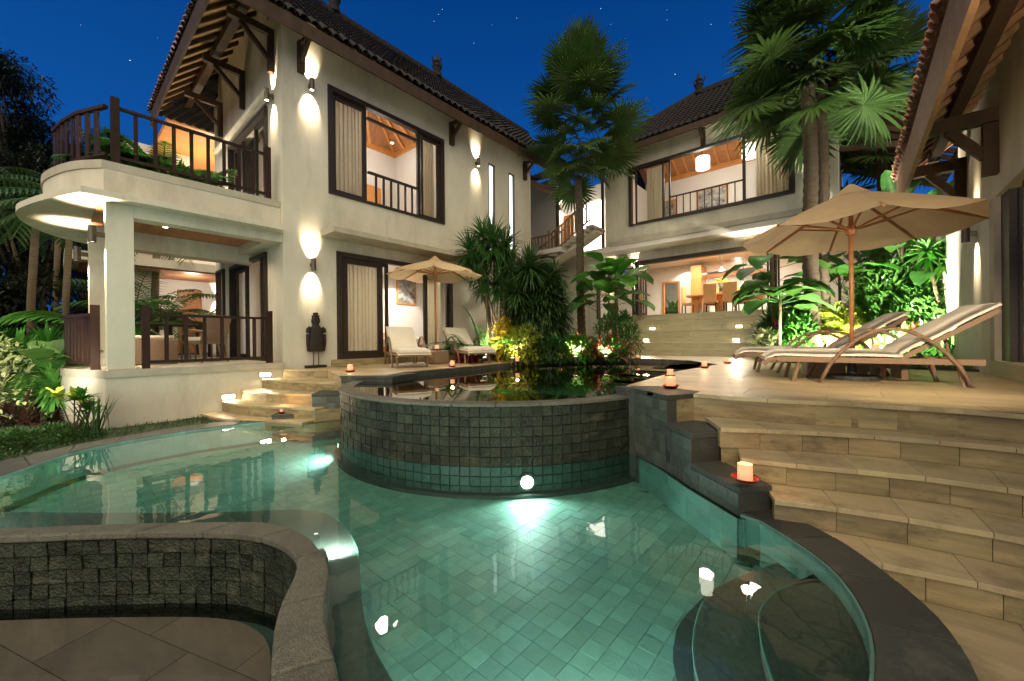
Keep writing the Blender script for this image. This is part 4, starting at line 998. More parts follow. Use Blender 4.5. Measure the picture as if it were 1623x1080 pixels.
# ================================================================== DINING HOUSE (back)
H2 = thing('dining_house', 'two storey house across the terrace with open dining room below and glazed upper room', 'house', (-3.5, 15, 0))
YU, YG, ZD = 13.2, 14.05, 1.36
xl, xr = P(975, 350, y=YU).x, P(1329, 300, y=YU).x
wz = (P(998.3, 360, y=YU).x, P(1260.6, 306.7, y=YU).x, 4.44, 6.46)
wall_open(MB(), 'y', YU, YU + .2, xl - .05, xr, 3.87, 7.42, [wz]).build('wall', 'plaster', H2)
MB().box(xl - .2, xr, YU - .06, YU + .0, 3.84, 4.0).build('slab_edge', 'plaster_trim', H2)
MB().box(xl - 1.6, xr, YU + .001, YU + 6.5, 3.70, 3.868).build('upper_floor', 'plaster_in', H2)
MB().box(xr - .2, xr, YU + .2, YU + 6.5, 3.87, 7.05).build('wall', 'plaster', H2)
MB().box(xl - .05, xl + .15, YU + .2, YU + 6.5, 3.87, 6.5).build('wall', 'plaster_in', H2)
MB().box(xl, xr, YU + 2.8, YU + 2.9, 3.87, 6.9).build('wall', 'plaster_in', H2)
outer_frame('y', YU - .01, *wz, H2, fw=.09, d=.16, name='window_frame')
def X2(px): return P(px, 330, y=YU).x
win_panel('y', YU + .03, X2(1007), X2(1052), wz[2] + .05, wz[3] - .08, H2, fw=.05); win_panel('y', YU + .06, X2(1050), X2(1062), wz[2] + .05, wz[3] - .08, H2, fw=.05)
win_panel('y', YU + .03, X2(1177), X2(1256), wz[2] + .05, wz[3] - .08, H2, fw=.08)
b_ = thing('window_balustrade', 'thin dark rail across the open upper window of the dining house', 'balustrade', (X2(1110), YU, 4.5))
baluster_rail([(X2(1062), YU), (X2(1178), YU)], 4.42, 5.16, '', step=.215, slat=.028, parent=b_, posts=(), m='frame', hr=.035)
curtain(X2(1020), YU + .3, X2(1045), YU + .3, 4.5, 6.4, 'cream curtain at the left end of the dining house upper window'); curtain(X2(1195), YU + .3, X2(1252), YU + .3, 4.5, 6.4, 'wide sheer curtain at the right end of the dining house upper window', amp=.05)
# gabled wood ceiling upstairs
MB().add([(xl, YU + .2, 6.6), (xr, YU + .2, 6.6), (xr, YU + 1.4, 7.7), (xl, YU + 1.4, 7.7)], [(3, 2, 1, 0)]).build('ceiling_wood', 'teak', H2)
MB().add([(xl, YU + 2.8, 6.88), (xr, YU + 2.8, 6.88), (xr, YU + 1.4, 7.7), (xl, YU + 1.4, 7.7)], [(0, 1, 2, 3)]).build('ceiling_wood', 'teak', H2)
for k in range(14):
    x = xl + .25 + k * .36
    if x < xr - .2: MB().bar((x, YU + 2.8, 6.84), (x, YU + 1.4, 7.64), .05, .07).build('ceiling_rafter', 'orange_wood', H2)
MB().box(xl + .16, xr - .21, YU + 2.7, YU + 2.798, 6.72, 6.88).build('ceiling_beam', 'orange_wood', H2)
for i, (px, py) in enumerate(((1114, 259), (1188, 240))):
    c = P(px, py, y=YU + 1.1); r = .21
    pdx = thing('pendant_lamp', ['round white drum pendant in the middle of the dining house upper room', 'round white drum pendant behind the curtain of the dining house upper room'][i], 'lamp', tuple(c))
    MB().lathe([(r, -.19), (r, .19)], c, 24).build('shade', 'pend_on', pdx, smooth=True); MB().lathe([(.001, -.185), (r * .97, -.185)], c, 24).build('diffuser', 'pend_on', pdx)
    MB().tube([c + Vector((0, 0, .19)), c + Vector((0, 0, .7))], .01, 5).build('cord', 'frame', pdx)
lamp('POINT', 'room_lamp', P(1114, 275, y=YU + 1.1), 26, (1, .9, .76), .2, parent=H2); lamp('POINT', 'room_lamp', P(1188, 258, y=YU + 1.1), 20, (1, .9, .76), .2, parent=H2)
for px0, px1, py0, py1, lab in ((1104, 1154, 303, 326, 'wide orange framed picture in the dining house upper room'), (1045, 1073, 322, 350, 'red framed picture in the dining house upper room')):
    a, b = P(px0, py0, y=YU + 2.78), P(px1, py1, y=YU + 2.78); z0_, z1_ = b.z - .1, a.z
    pt = thing('framed_picture', lab, 'picture', (a.x, YU + 2.78, z0_)); MB().box(a.x, b.x, YU + 2.74, YU + 2.79, z0_, z1_).build('picture_frame', 'orange_wood', pt); MB().box(a.x + .08, b.x - .08, YU + 2.73, YU + 2.739, z0_ + .08, z1_ - .08).build('print', 'print', pt)
# roof
EZ2, EY2 = 7.02, YU - .62
EXl, EXr = xl - .85, xr + .75
HR = 3.1
RZ2 = EZ2 + HR * .82
rl_ = P(1101, 140, y=EY2 + HR); 
roof_plane((EXl, EY2, EZ2), (EXr, EY2, EZ2), (EXr - HR + .6, EY2 + HR, RZ2), (rl_.x, EY2 + HR, RZ2), H2, cols=36, rows=20)
roof_plane((EXl, EY2 + 2 * HR, EZ2), (EXl, EY2, EZ2), (rl_.x, EY2 + HR, RZ2), (rl_.x, EY2 + HR + .01, RZ2), H2, cols=26, rows=14)
roof_plane((EXr, EY2, EZ2), (EXr, EY2 + 2 * HR, EZ2), (EXr - HR + .6, EY2 + HR + .01, RZ2), (EXr - HR + .6, EY2 + HR, RZ2), H2, cols=26, rows=14)
eave_tiles((EXl, EY2, EZ2), (EXr, EY2, EZ2), (0, 1, .82), H2, 'roof', w=.2)
MB().box(EXl, EXr, EY2, EY2 + .04, EZ2 - .22, EZ2 - .02).build('fascia', 'beam_wood', H2)
MB().add([(EXl, EY2 + .05, EZ2), (EXr, EY2 + .05, EZ2), (EXr, YU + .02, EZ2 + .4), (EXl, YU + .02, EZ2 + .4)], [(0, 1, 2, 3)]).build('soffit_board', 'soffit', H2)
for bx_ in (X2(1116), X2(1290)):
    m_ = MB(); m_.box(bx_ - .06, bx_ + .06, YU - .1, YU - .001, EZ2 - .6, EZ2 - .0); m_.bar((bx_, YU - .08, EZ2 - .4), (bx_, EY2 + .15, EZ2 - .1), .07, .08); m_.build('bracket', 'beam_wood', H2)
for k in range(20):
    x = EXl + .15 + k * .36
    if x < EXr: MB().bar((x, EY2 + .05, EZ2 - .05), (x, YU, EZ2 + .33), .06, .08).build('rafter', 'beam_wood', H2)
finial((rl_.x + .15, EY2 + HR, RZ2), parent=H2); finial((rl_.x + 2.4, EY2 + HR, RZ2), parent=H2)
for k in range(1):
    mbx = MB(); mbx.bar((EXl, EY2, EZ2 + .05), (rl_.x, EY2 + HR, RZ2 + .05), .2, .14); mbx.build('hip_cap', 'roof', H2); mbx = MB(); mbx.bar((rl_.x, EY2 + HR, RZ2 + .05), (EXr - HR + .6, EY2 + HR, RZ2 + .05), .2, .16); mbx.build('ridge_caps', 'roof', H2)
# open rafters of the side porch right of the dining house
px_ = thing('side_porch', 'dark open rafter porch roof behind the double palm', 'porch', (.5, 15, 3))
for k in range(9):
    MB().bar((xr + .05, 14 + k * .5, 6.3), (xr + 2.3, 14 + k * .5, 5.2), .07, .12).build('rafter', 'beam_wood', px_)
MB().box(xr, xr + 2.4, 13.9, 18.3, 6.42, 6.46).build('roof_sheet', 'soffit', px_)
MB().bar((xr + .02, 18.4, 4.7), (xr + 2.6, 18.4, 4.7), .12, .5).build('porch_beam', 'soffit', px_)
MB().bar((xr + .02, 13.9, 5.6), (xr + 2.3, 13.9, 5.1), .12, .14).build('tie_beam', 'beam_wood', px_)
MB().bar((xr + 2.3, 13.9, 5.1), (xr + 2.3, 18.3, 5.1), .12, .14).build('plate_beam', 'beam_wood', px_)
# ground floor of the dining house
gx = lambda px: P(px, 440, y=YG).x
op = [(gx(1010), 2.3, ZD, 3.36), (gx(946), gx(966), ZD - .05, 3.14), (gx(976), gx(1004), ZD - .05, 3.16)]
wall_open(MB(), 'y', YG, YG + .2, gx(905) - 3, 3.0, -.3, 3.70, op).build('wall', 'plaster', H2)
outer_frame('y', YG + .02, op[0][0], op[0][1], ZD, 3.36, H2, fw=.14, d=.2, bottom=False)
outer_frame('y', YG + .02, *op[1], H2, fw=.05, d=.12, name='window_frame'); outer_frame('y', YG + .02, *op[2], H2, fw=.05, d=.12, name='window_frame')
MB().add([(op[1][0], YG + .05, op[1][2]), (op[1][1], YG + .05, op[1][2]), (op[1][1], YG + .05, op[1][3]), (op[1][0], YG + .05, op[1][3])], [(0, 1, 2, 3)]).build('pane', 'glass', H2)
MB().add([(op[2][0], YG + .05, op[2][2]), (op[2][1], YG + .05, op[2][2]), (op[2][1], YG + .05, op[2][3]), (op[2][0], YG + .05, op[2][3])], [(0, 1, 2, 3)]).build('pane', 'glass', H2)
for k in range(3):   # folded door leaves
    x = op[0][0] + .16 + k * .09; win_panel('x', x, YG - .75 + .0, YG + .0, ZD + .01, 3.22, H2, name='folding_door', fw=.07, d=.045)
for k in range(3):
    x = gx(1222) + k * .10; win_panel('x', x, YG - .6, YG + .0, ZD + .01, 3.22, H2, name='folding_door', fw=.07, d=.045)
MB().box(-9.0, 3.0, YG + .2, 19.5, ZD - .3, ZD).build('dining_floor', 'marble', H2)
dwx = lambda px: P(px, 450, y=18.0).x
wall_open(MB(), 'y', 18.0, 18.15, -9.0, 3.0, ZD, 3.70, [(dwx(1051), dwx(1078), ZD, 3.05), (dwx(1120), dwx(1210), 2.25, 3.3)]).build('dining_wall', 'plaster_in', H2)
MB().box(-9.0, -8.9, YG + .2, 18.0, ZD, 3.7).build('dining_wall', 'plaster_in', H2); MB().box(2.9, 3.0, YG + .2, 18.0, ZD, 3.7).build('dining_wall', 'plaster_in', H2)
MB().box(-9.0, 3.0, 20.6, 20.7, ZD, 3.7).build('kitchen_wall', 'plaster_trim', H2)
outer_frame('y', 17.98, dwx(1051), dwx(1078), ZD, 3.05, H2, fw=.07, d=.12, m='orange_wood')
MB().box(dwx(1104), dwx(1120), 17.2, 17.96, ZD, 3.5).build('wood_partition', 'orange_wood', H2)
MB().box(dwx(1118), dwx(1213), 17.85, 17.99, 3.02, 3.18).build('wood_beam', 'teak', H2)
MB().box(dwx(1118), dwx(1213), 17.8, 18.3, 2.2, 2.26).build('counter_top', 'granite', H2)
# coffered light trough and downlights
MB().box(gx(1092) , gx(1215) , 15.2, 15.6, 3.62, 3.69).build('cove_light', 'cove_on', H2)
lamp('AREA', 'dining_light', (-3.8, 16.0, 3.6), 125, (1, .87, .68), sx=3.4, sy=1.6, target=(-3.8, 16.0, 0), parent=H2)
lamp('AREA', 'kitchen_light', (-4.5, 19.3, 3.5), 70, (1, .9, .75), sx=2, sy=1, target=(-4.5, 19.3, 0), parent=H2)
lamp('SPOT', 'wall_wash', (dwx(1090), 17.4, 3.6), 26, (1, .92, .8), .05, target=(dwx(1090), 18.0, 2.2), spot=100, blend=.3, parent=H2)
for px, py in ((1043, 410), (1169, 410)):
    q = P(px, py, z=3.69); MB().lathe([(.001, 0), (.07, 0)], (q.x, q.y, 3.66), 12).build('downlight', 'lamp_on', H2)
sconce((gx(969), YG, 2.95), (0, -1, 0), 'bright wall lamp between the two narrow windows of the dining house', power=44, group='up and down wall lamps')
sconce((gx(1006.5), YG, 2.95), (0, -1, 0), 'bright wall lamp beside the folded glass doors of the dining house', power=36, group='up and down wall lamps')
sconce((X2(1276), YU, 6.3), (0, -1, 0), 'wall lamp high on the dining house half hidden by the double palm', power=30)
lamp('SPOT', 'soffit_wash', (gx(1190), 13.7, 2.6), 90, WARM, .05, target=(gx(1215), 13.5, 3.8), spot=110, blend=.6, parent=H2)
# soffit under the overhang with curved moulding
MB().box(xl - 1.6, xr, YU + .0, YG + .0, 3.68, 3.699).build('soffit', 'plaster_in', H2)
# ---- wide dining steps
ds = thing('dining_steps', 'seven wide pale stone steps with small lights leading up to the dining room', 'steps', (-4, 13, 0))
zs = [i * ZD / 7 for i in range(8)]
xs0, xs1 = P(980.7, 561.6, z=0).x - .3, P(1215, 567, z=0).x + .25
for k in range(7):
    y0 = YB + .03 + k * .28; x0_, x1_ = xs0 - .02 * k, xs1 + .02 * k
    n = 6; 
    for j in range(n):
        a, b = x0_ + (x1_ - x0_) * j / n + .0015, x0_ + (x1_ - x0_) * (j + 1) / n - .0015
        MB().box(a, b, y0 + random.uniform(0, .002), y0 + .05, zs[k] - .001 if k else -.0, zs[k + 1] - .035).build('riser_block', 'step_stone', ds)
        MB().box(a, b, y0 - .018, y0 + .33, zs[k + 1] - .034, zs[k + 1]).build('tread_slab', 'step_stone', ds, bevel=.003)
    MB().box(x0_, x1_, y0 + .051, YG + .2, zs[k] if k else -.3, zs[k + 1] - .036).build('step_core', 'step_stone', ds)
for i, (px, py, kk) in enumerate(((1034, 518, 4), (1024, 537.5, 2), (1171, 515, 4), (1166.5, 535.5, 2))):
    y0 = YB + .03 + kk * .28; q = P(px, py, y=y0 - .02); q.z = (zs[kk] + zs[kk + 1] - .034) / 2
    s_ = thing('step_light', ['upper left light set in the dining steps', 'lower left light set in the dining steps', 'upper right light set in the dining steps', 'lower right light set in the dining steps'][i], 'step light', tuple(q), 'lights in the dining steps')
    MB().box(q.x - .11, q.x + .11, y0 - .02, y0 - .002, q.z - .05, q.z + .05).build('frame', 'bronze', s_); MB().box(q.x - .085, q.x + .085, y0 - .024, y0 - .0205, q.z - .032, q.z + .032).build('lens', 'step_lamp_on', s_)
    lamp('AREA', 'step_beam', (q.x, y0 - .04, q.z), 7, (1, .88, .62), sx=.16, sy=.06, target=(q.x, y0 - 1, q.z - .6), parent=s_)
# dining furniture
def chair_proto():
    t = thing('dining_chair', 'x', 'chair', (0, 0, 0), 'dining chairs round the long table')
    MB().box(-.22, .22, -.02, .02, .44, 1.12).build('backrest', 'leather', t, bevel=.012); MB().box(-.22, .22, .02, .44, .42, .50).build('seat', 'leather', t, bevel=.012)
    for sx in (-1, 1):
        for yy in (0, .40): MB().bar((sx * .19, yy, .42), (sx * .2, yy, 0), .035, .035).build('leg', 'frame', t)
    return t
ch = chair_proto()
def dx(px, yy=15.6): return P(px, 470, y=yy).x
spots = [(dx(1125, 15.4), 15.4, 0, 'tan leather dining chair with its back to the pool, left of the yellow flowers'), (dx(1157, 15.4), 15.4, 0, 'tan leather dining chair with its back to the pool, right of the yellow flowers'),
         (dx(1083, 15.9), 15.95, -R(90), 'tan leather dining chair at the left end of the dining table'),
         (dx(1133, 17), 16.9, R(180), 'tan leather dining chair on the far side of the table behind the flowers'), (dx(1175, 17), 16.9, R(180), 'tan leather dining chair on the far side of the table, right one'), (dx(1203, 15.9), 16.0, R(75), 'tan leather dining chair at the right end of the dining table')]
for i, (x, y, rz, lab) in enumerate(spots):
    if i == 0: ch.location = (x, y, ZD); ch.rotation_euler = (0, 0, rz); ch['label'] = lab
    else: dup(ch, (x, y, ZD), rz, lab)
tb = thing('dining_table', 'long orange wooden dining table on thick legs', 'table', (dx(1150), 16, ZD))
tx0, tx1 = dx(1088), dx(1200)
MB().box(tx0, tx1, 15.55, 16.55, ZD + .70, ZD + .77).build('tabletop', 'orange_wood', tb, bevel=.008)
for x in (tx0 + .25, (tx0 + tx1) / 2 - .05, tx1 - .25): MB().box(x - .1, x + .1, 15.75, 16.35, ZD, ZD + .699).build('leg', 'orange_wood', tb)
fv = thing('flower_vase', 'glass vase of yellow flowers on the dining table', 'flowers', (dx(1143, 16), 16, ZD + .771))
c = Vector((P(1143, 470, y=16).x, 16, ZD + .771))
MB().lathe([(.001, 0), (.06, 0), (.07, .12), (.06, .24)], c, 14).build('vase', 'glass', fv, smooth=True)
for k in range(26):
    a = random.uniform(0, 6.28); rr = random.uniform(.05, .3); p = c + Vector((math.cos(a) * rr, math.sin(a) * rr, random.uniform(.36, .56)))
    MB().tube([c + Vector((0, 0, .05)), p], .006, 4).build('stem', 'leaf_mid', fv); MB().lathe([(.001, .025), (.045, .015), (.05, 0), (.001, -.02)], p, 8).build('flower', 'flower_yellow', fv)
for i, (px, py) in enumerate(((1144, 428), (1178, 452))):
    q = P(px, py, y=16.3); t_ = thing('pendant_lamp', ['thin pendant lamp over the flowers in the dining room', 'small white cone pendant over the right half of the dining table'][i], 'lamp', tuple(q))
    MB().tube([q, (q.x, q.y, 3.68)], .012, 5).build('cord', 'frame', t_); MB().lathe([(.02, .12), (.035, .05), (.12, -.03), (.001, -.03)], q, 14).build('shade', 'pend_on', t_)
# small round table left of the doors & garden seen through the far door
t_ = thing('small_table', 'small wooden side table behind the broad leaved plant', 'table', (gx(990), 15.2, ZD)); MB().box(gx(990) - .3, gx(990) + .3, 15, 15.6, ZD + .55, ZD + .6).build('tabletop', 'orange_wood', t_); MB().box(gx(990) - .05, gx(990) + .05, 15.25, 15.35, ZD, ZD + .549).build('leg', 'orange_wood', t_)
# bar stools/striped cushion panel right of the door
# ================================================================== LINK BETWEEN THE HOUSES: outside stair
LK = thing('stair_link', 'open stair hall linking the two houses with bamboo roof beam and lit doorway', 'building', (-8.5, 13, 0))
lx = lambda px, y: P(px, 350, y=y).x
MB().box(-13.0, xl - .05, 14.9, 15.05, 3.9, 7.0).build('wall', 'plaster_in', LK)
MB().box(-12.9, xl - 1.5, 11.9, 15.0, 3.70, 3.86).build('landing_slab', 'plaster_in', LK)
a_, b__ = lx(921, 14.9), lx(957, 14.9)
MB().box(lx(960, YU), xl - .051, YU, YU + .2, 3.87, 7.0).build('wall', 'plaster', LK)
MB().box(lx(925, 14.88), lx(957, 14.88), 14.85, 14.88, 4.3, 6.3).build('lit_window', 'cove_on', LK)
MB().box(lx(955, 13.3), lx(958, 13.3), 13.2, 13.3, 3.87, 6.6).build('post', 'frame', LK)
MB().box(lx(893, 14.88), lx(909, 14.88), 14.84, 14.89, 3.87, 6.0).build('door', 'teak', LK)
MB().box(lx(881, 12.6), lx(884.5, 12.6), 12.6, 12.7, 3.86, 6.1).build('post', 'beam_wood', LK)
MB().bar(P(822, 283, y=10.6), P(889, 309, y=12.7), .16, .16).build('bamboo_beam', 'rafter_wood', LK)
MB().box(lx(905, YG) - 5, lx(905, YG), 12.9, 13.05, -.3, 3.69).build('lower_wall', 'plaster', LK)
MB().box(-12.5, lx(882, 12.95), 12.95, 13.1, 3.70, 6.9).build('wall', 'plaster_in', LK)
# low roof over the link
roof_plane((-10.5, 11.3, 6.42), (-5.9, 12.45, 6.35), (-6.2, 15.6, 8.3), (-10.5, 15.5, 8.6), LK, cols=22, rows=12)
MB().add([(-8.2, 10.56, 6.45), (-7.0, 11.6, 6.2), (-6.0, 13.2, 6.7), (-8.2, 13.5, 7.2)], [(0, 1, 2, 3)]).build('soffit_board', 'soffit', LK)
MB().bar((-7.5, 11.2, 6.2), (-5.9, 12.6, 6.4), .06, .22).build('fascia', 'beam_wood', LK)
sconce((lx(888.5, 14.9), 14.9, P(889, 331, y=14.9).z), (0, -1, 0), 'bright wall lamp beside the orange door on the stair landing', power=40)
lamp('POINT', 'landing_light', (-9.0, 13.6, 5.6), 40, (1, .88, .7), .1, parent=LK)
st = thing('stair_flight', 'cantilevered stone treads rising to the right behind the tall palm', 'stairs', (-8.3, 12.1, 3.4))
p_a, p_b = Vector((-8.45, 12.0, 3.62)), Vector((-6.7, 12.0, 4.45))
for k in range(9):
    c = p_a.lerp(p_b, (k + .5) / 9); MB().box(c.x - .14, c.x + .14, 12.0, 12.9, c.z - .06, c.z + .03).build('tread', 'plaster_trim', st)
MB().bar(p_a + Vector((0, .5, -.15)), p_b + Vector((0, .5, -.15)), .5, .12).build('stringer', 'plaster', st)
MB().box(-9.6, -8.5, 12.0, 12.9, 3.42, 3.56).build('stair_landing', 'plaster_trim', st)
r1 = baluster_rail([(-9.45, 12.0, 0), (-8.48, 12.0, 0)], 3.60, 4.42, 'brown wooden rail of the stair landing beside the tall house', step=.17, slat=.045, m='rafter_wood', posts=(-1,), ext=.13)
r2 = baluster_rail([(-8.48, 11.98, 0), (-6.75, 11.98, .95)], 3.55, 4.38, 'brown wooden rail climbing the stair to the right', step=.17, slat=.045, m='rafter_wood', posts=())
r3 = baluster_rail([(-9.6, 12.9, -.35), (-8.2, 12.9, .30)], 3.9, 4.6, 'second brown rail behind the stair landing', step=.17, slat=.045, m='rafter_wood', posts=(-1,), ext=.2)

# ================================================================== PAVILION (right)
H3 = thing('garden_pavilion', 'single storey pavilion at the right with clay tile eave, exposed rafters and dark doors', 'house', (3, 7, 0))
PX = XR
wall_open(MB(), 'x', PX, PX + .25, 1.0, 10.0, .19, 4.6, [(3.0, 8.0, .2, 2.27)]).build('wall', 'plaster', H3)
MB().box(PX - .0, PX + .25, 8.12, 10.0, -.2, .189).build('wall_foot', 'plaster', H3)
MB().box(PX - .002, PX + .9, 1.0, 8.11, -.05, .188).build('plinth', 'step_stone', H3)
MB().box(PX - .01, PX + .24, 7.78, 8.0, .2, 2.268).build('door_jamb', 'plaster_trim', H3)
MB().box(PX + .05, PX + .13, 7.45, 7.777, .2, 2.268).build('door_frame', 'frame', H3)
MB().box(PX + .10, PX + .13, 5.0, 7.2, .2, 2.268).build('dark_door', 'frame', H3)
MB().add([(PX + .12, 7.2, .2), (PX + .12, 7.45, .2), (PX + .12, 7.45, 2.26), (PX + .12, 7.2, 2.26)], [(0, 1, 2, 3)]).build('pane', 'glass', H3)
MB().box(PX + 2.4, PX + 2.5, 1, 10, .19, 4.6).build('inner_wall', 'plaster_trim', H3)
EX3, EZ3, TX3 = .62, 3.36, 3.0
sl3 = .78
roof_plane((EX3, 10.2, EZ3), (EX3, -1.0, EZ3), (EX3 + 3.2, -1.0, EZ3 + 3.2 * sl3), (EX3 + 3.2, 8.0, EZ3 + 3.2 * sl3), H3, cols=50, rows=14, m='old_tile')
eave_tiles((EX3 - .03, 10.1, EZ3 + .05), (EX3 - .03, 1.0, EZ3 + .05), (1, 0, sl3), H3, 'terracotta', w=.145, r=.068, ln=.3)
MB().box(EX3 + .02, EX3 + .07, -1, 10.1, EZ3 - .52, EZ3 - .0).build('fascia', 'rafter_wood', H3)
MB().add([(EX3 + .08, 10.1, EZ3 + .04), (EX3 + .08, -1, EZ3 + .04), (EX3 + 1.6, -1, EZ3 + .04 + 1.52 * sl3), (EX3 + 1.6, 10.1, EZ3 + .04 + 1.52 * sl3)], [(0, 1, 2, 3)]).build('soffit_board', 'soffit', H3)
y = 9.9
while y > .2:
    MB().bar((EX3 + .07, y, EZ3 - .03), (PX + .02, y, EZ3 - .03 + (PX - EX3 - .05) * sl3), .065, .11).build('rafter', 'rafter_wood', H3); y -= .31
MB().box(EX3 + .36, EX3 + .48, 1, 9.6, EZ3 + .02, EZ3 + .20).build('purlin', 'beam_wood', H3)
for by_ in (9.4, 7.6):
    m_ = MB(); m_.bar((PX + .05, by_, EZ3 - .12), (EX3 + .10, by_, EZ3 - .12), .12, .17, up=(0, 0, 1)); m_.build('outrigger_beam', 'beam_wood', H3)
    m_ = MB(); m_.box(PX - .13, PX - .002, by_ - .06, by_ + .06, EZ3 - .85, EZ3 - .22); m_.bar((PX - .1, by_, EZ3 - .62), (EX3 + .35, by_, EZ3 - .2), .09, .10); m_.build('bracket', 'beam_wood', H3)
# boundary wall beyond the pavilion
gw = MB(); gw.box(PX + .001, PX + .2, 10.001, 19, -.2, 3.1); gwo = tag(gw.build('boundary_wall', 'plaster'), 'plain plaster boundary wall behind the right hand planting', 'wall')
sconce((PX, 8.72, 2.0), (-1, 0, 0), 'wall lamp on the pavilion wall above the garden bed by the dark doors', power=34, dist=.11)
sconce((PX, 2.75, 1.75), (-1, 0, 0), 'wall lamp of the pavilion beside the near doors', power=8, dist=.13)
lamp('SPOT', 'lamp_beam', (PX - .16, 2.75, 1.60), 330, WARM, .05, target=(-.1, 6.3, .35), spot=58, blend=.8, parent=H3)  # added beam at the out-of-view lamp, brightens the loungers
lamp('SPOT', 'lamp_beam', (PX - .16, 2.75, 1.92), 120, WARM, .05, target=(.95, 6.4, 3.7), spot=70, blend=.8, parent=H3)  # added upward beam, brightens the rafters

# ================================================================== POOL FURNITURE
def lounger(label, back=34, group='sun loungers on the terrace'):
    """local frame: foot at -x, head at +x, centred on y"""
    t = thing('sun_lounger', label, 'sun lounger', (0, 0, 0), group); w = .31
    fr = MB()
    for s_ in (-1, 1):
        fr.bar((-.92, s_ * w, .265), (.80, s_ * w, .25), .045, .06)
        fr.tube([(-.92, s_ * w, .265), (-1.0, s_ * w, .25), (-1.06, s_ * w, .20)], .026, 6)
    for k in range(9): x = -.9 + k * .2; fr.bar((x, -w, .25), (x, w, .25), .03, .04)
    fr.bar((-.98, -w, .245), (-.98, w, .245), .1, .05); fr.build('frame', 'rattan', t)
    for s_ in (-1, 1):
        pts = []
        for k in range(15):
            u = k / 14; x = -.52 + u * 1.22; z = .60 * (math.sin(math.pi * min(1, max(0, u)))) ** .72
            pts.append((x, s_ * (w + .035), z if 0 < k < 14 else 0))
        MB().tube(pts, .020, 7).build('arm', 'rattan', t, smooth=True)
    for x, dx_ in ((-.70, -.06), (.62, .05)):
        for s_ in (-1, 1): MB().tube([(x, s_ * (w - .03), .25), (x + dx_, s_ * (w - .02), 0)], .022, 7).build('leg', 'rattan', t)
    a = R(back); hx, hz = .20, .29; ux, uz = math.cos(a), math.sin(a)
    m_ = MB()
    for s_ in (-1, 1): m_.bar((hx, s_ * .28, hz), (hx + ux * .86, s_ * .28, hz + uz * .86), .04, .045)
    for k in range(6): m_.bar((hx + ux * .15 * k, -.28, hz + uz * .15 * k), (hx + ux * .15 * k, .28, hz + uz * .15 * k), .03, .03)
    m_.build('back_frame', 'rattan', t)
    MB().tube([(hx + ux * .5, 0, hz + uz * .5), (.68, 0, .24)], .016, 6).build('back_prop', 'rattan', t)
    def pad(L, th, wd, name):
        n, mm = 12, 8; vs = []; fs = []
        for side in (0, 1):
            for i in range(n + 1):
                for j in range(mm + 1):
                    u, v = i / n, j / mm; e = (min(u, 1 - u) * 9, min(v, 1 - v) * 7); k = min(1, e[0]) ** .5 * min(1, e[1]) ** .5
                    h = th * (.5 + .5 * k) if side else th * (.12 - .12 * k)
                    q = (u * L, (v - .5) * wd, h + .006 * math.sin(u * 11 + v * 3)); vs.append(q)
        N = (n + 1) * (mm + 1)
        for side in (0, 1):
            for i in range(n):
                for j in range(mm):
                    k = side * N + i * (mm + 1) + j; f = (k, k + mm + 1, k + mm + 2, k + 1); fs.append(f if side else f[::-1])
        for i in range(n): fs += [(i * (mm + 1), N + i * (mm + 1), N + (i + 1) * (mm + 1), (i + 1) * (mm + 1)), (i * (mm + 1) + mm, (i + 1) * (mm + 1) + mm, N + (i + 1) * (mm + 1) + mm, N + i * (mm + 1) + mm)]
        for j in range(mm): fs += [(j, j + 1, N + j + 1, N + j), (n * (mm + 1) + j, N + n * (mm + 1) + j, N + n * (mm + 1) + j + 1, n * (mm + 1) + j + 1)]
        return vs, fs
    vs, fs = pad(1.24, .09, .62, ''); MB().add([(-1.04 + v[0], v[1], .29 + v[2] - .05 * max(0, (.14 - v[0]) / .14) ** 2) for v in vs], fs).build('seat_cushion', 'cushion', t, smooth=True)
    vs, fs = pad(.90, .085, .60, ''); MB().add([(hx + v[0] * ux - (v[2] + .025) * uz, v[1], hz + v[0] * uz + (v[2] + .025) * ux) for v in vs], fs).build('back_cushion', 'cushion', t, smooth=True)
    return t
l1 = lounger('white cushioned rattan sun lounger nearest the camera under the large parasol')
a0 = P(1300, 607, z=0); a1 = P(1541, 615, z=0); d = (a1 - a0); d.z = 0; ang = math.atan2(d.y, d.x); nrm = Vector((-math.sin(ang), math.cos(ang), 0))
o1 = (a0 + a1) / 2 + nrm * .345 - Vector((math.cos(ang), math.sin(ang), 0)) * .09
l1.location = o1; l1.rotation_euler = (0, 0, ang)
dup(l1, o1 + nrm * 1.28 - Vector((math.cos(ang), math.sin(ang), 0)) * .25, ang, 'second white cushioned rattan sun lounger behind the nearest one, beside the parasol pole')
dup(l1, (-7.19, 4.88, 0), R(155), 'cream sun lounger between the poolside bedroom door and the small parasol')
dup(l1, (-6.98, 6.42, 0), R(157), 'cream sun lounger right of the small parasol beside the planting')
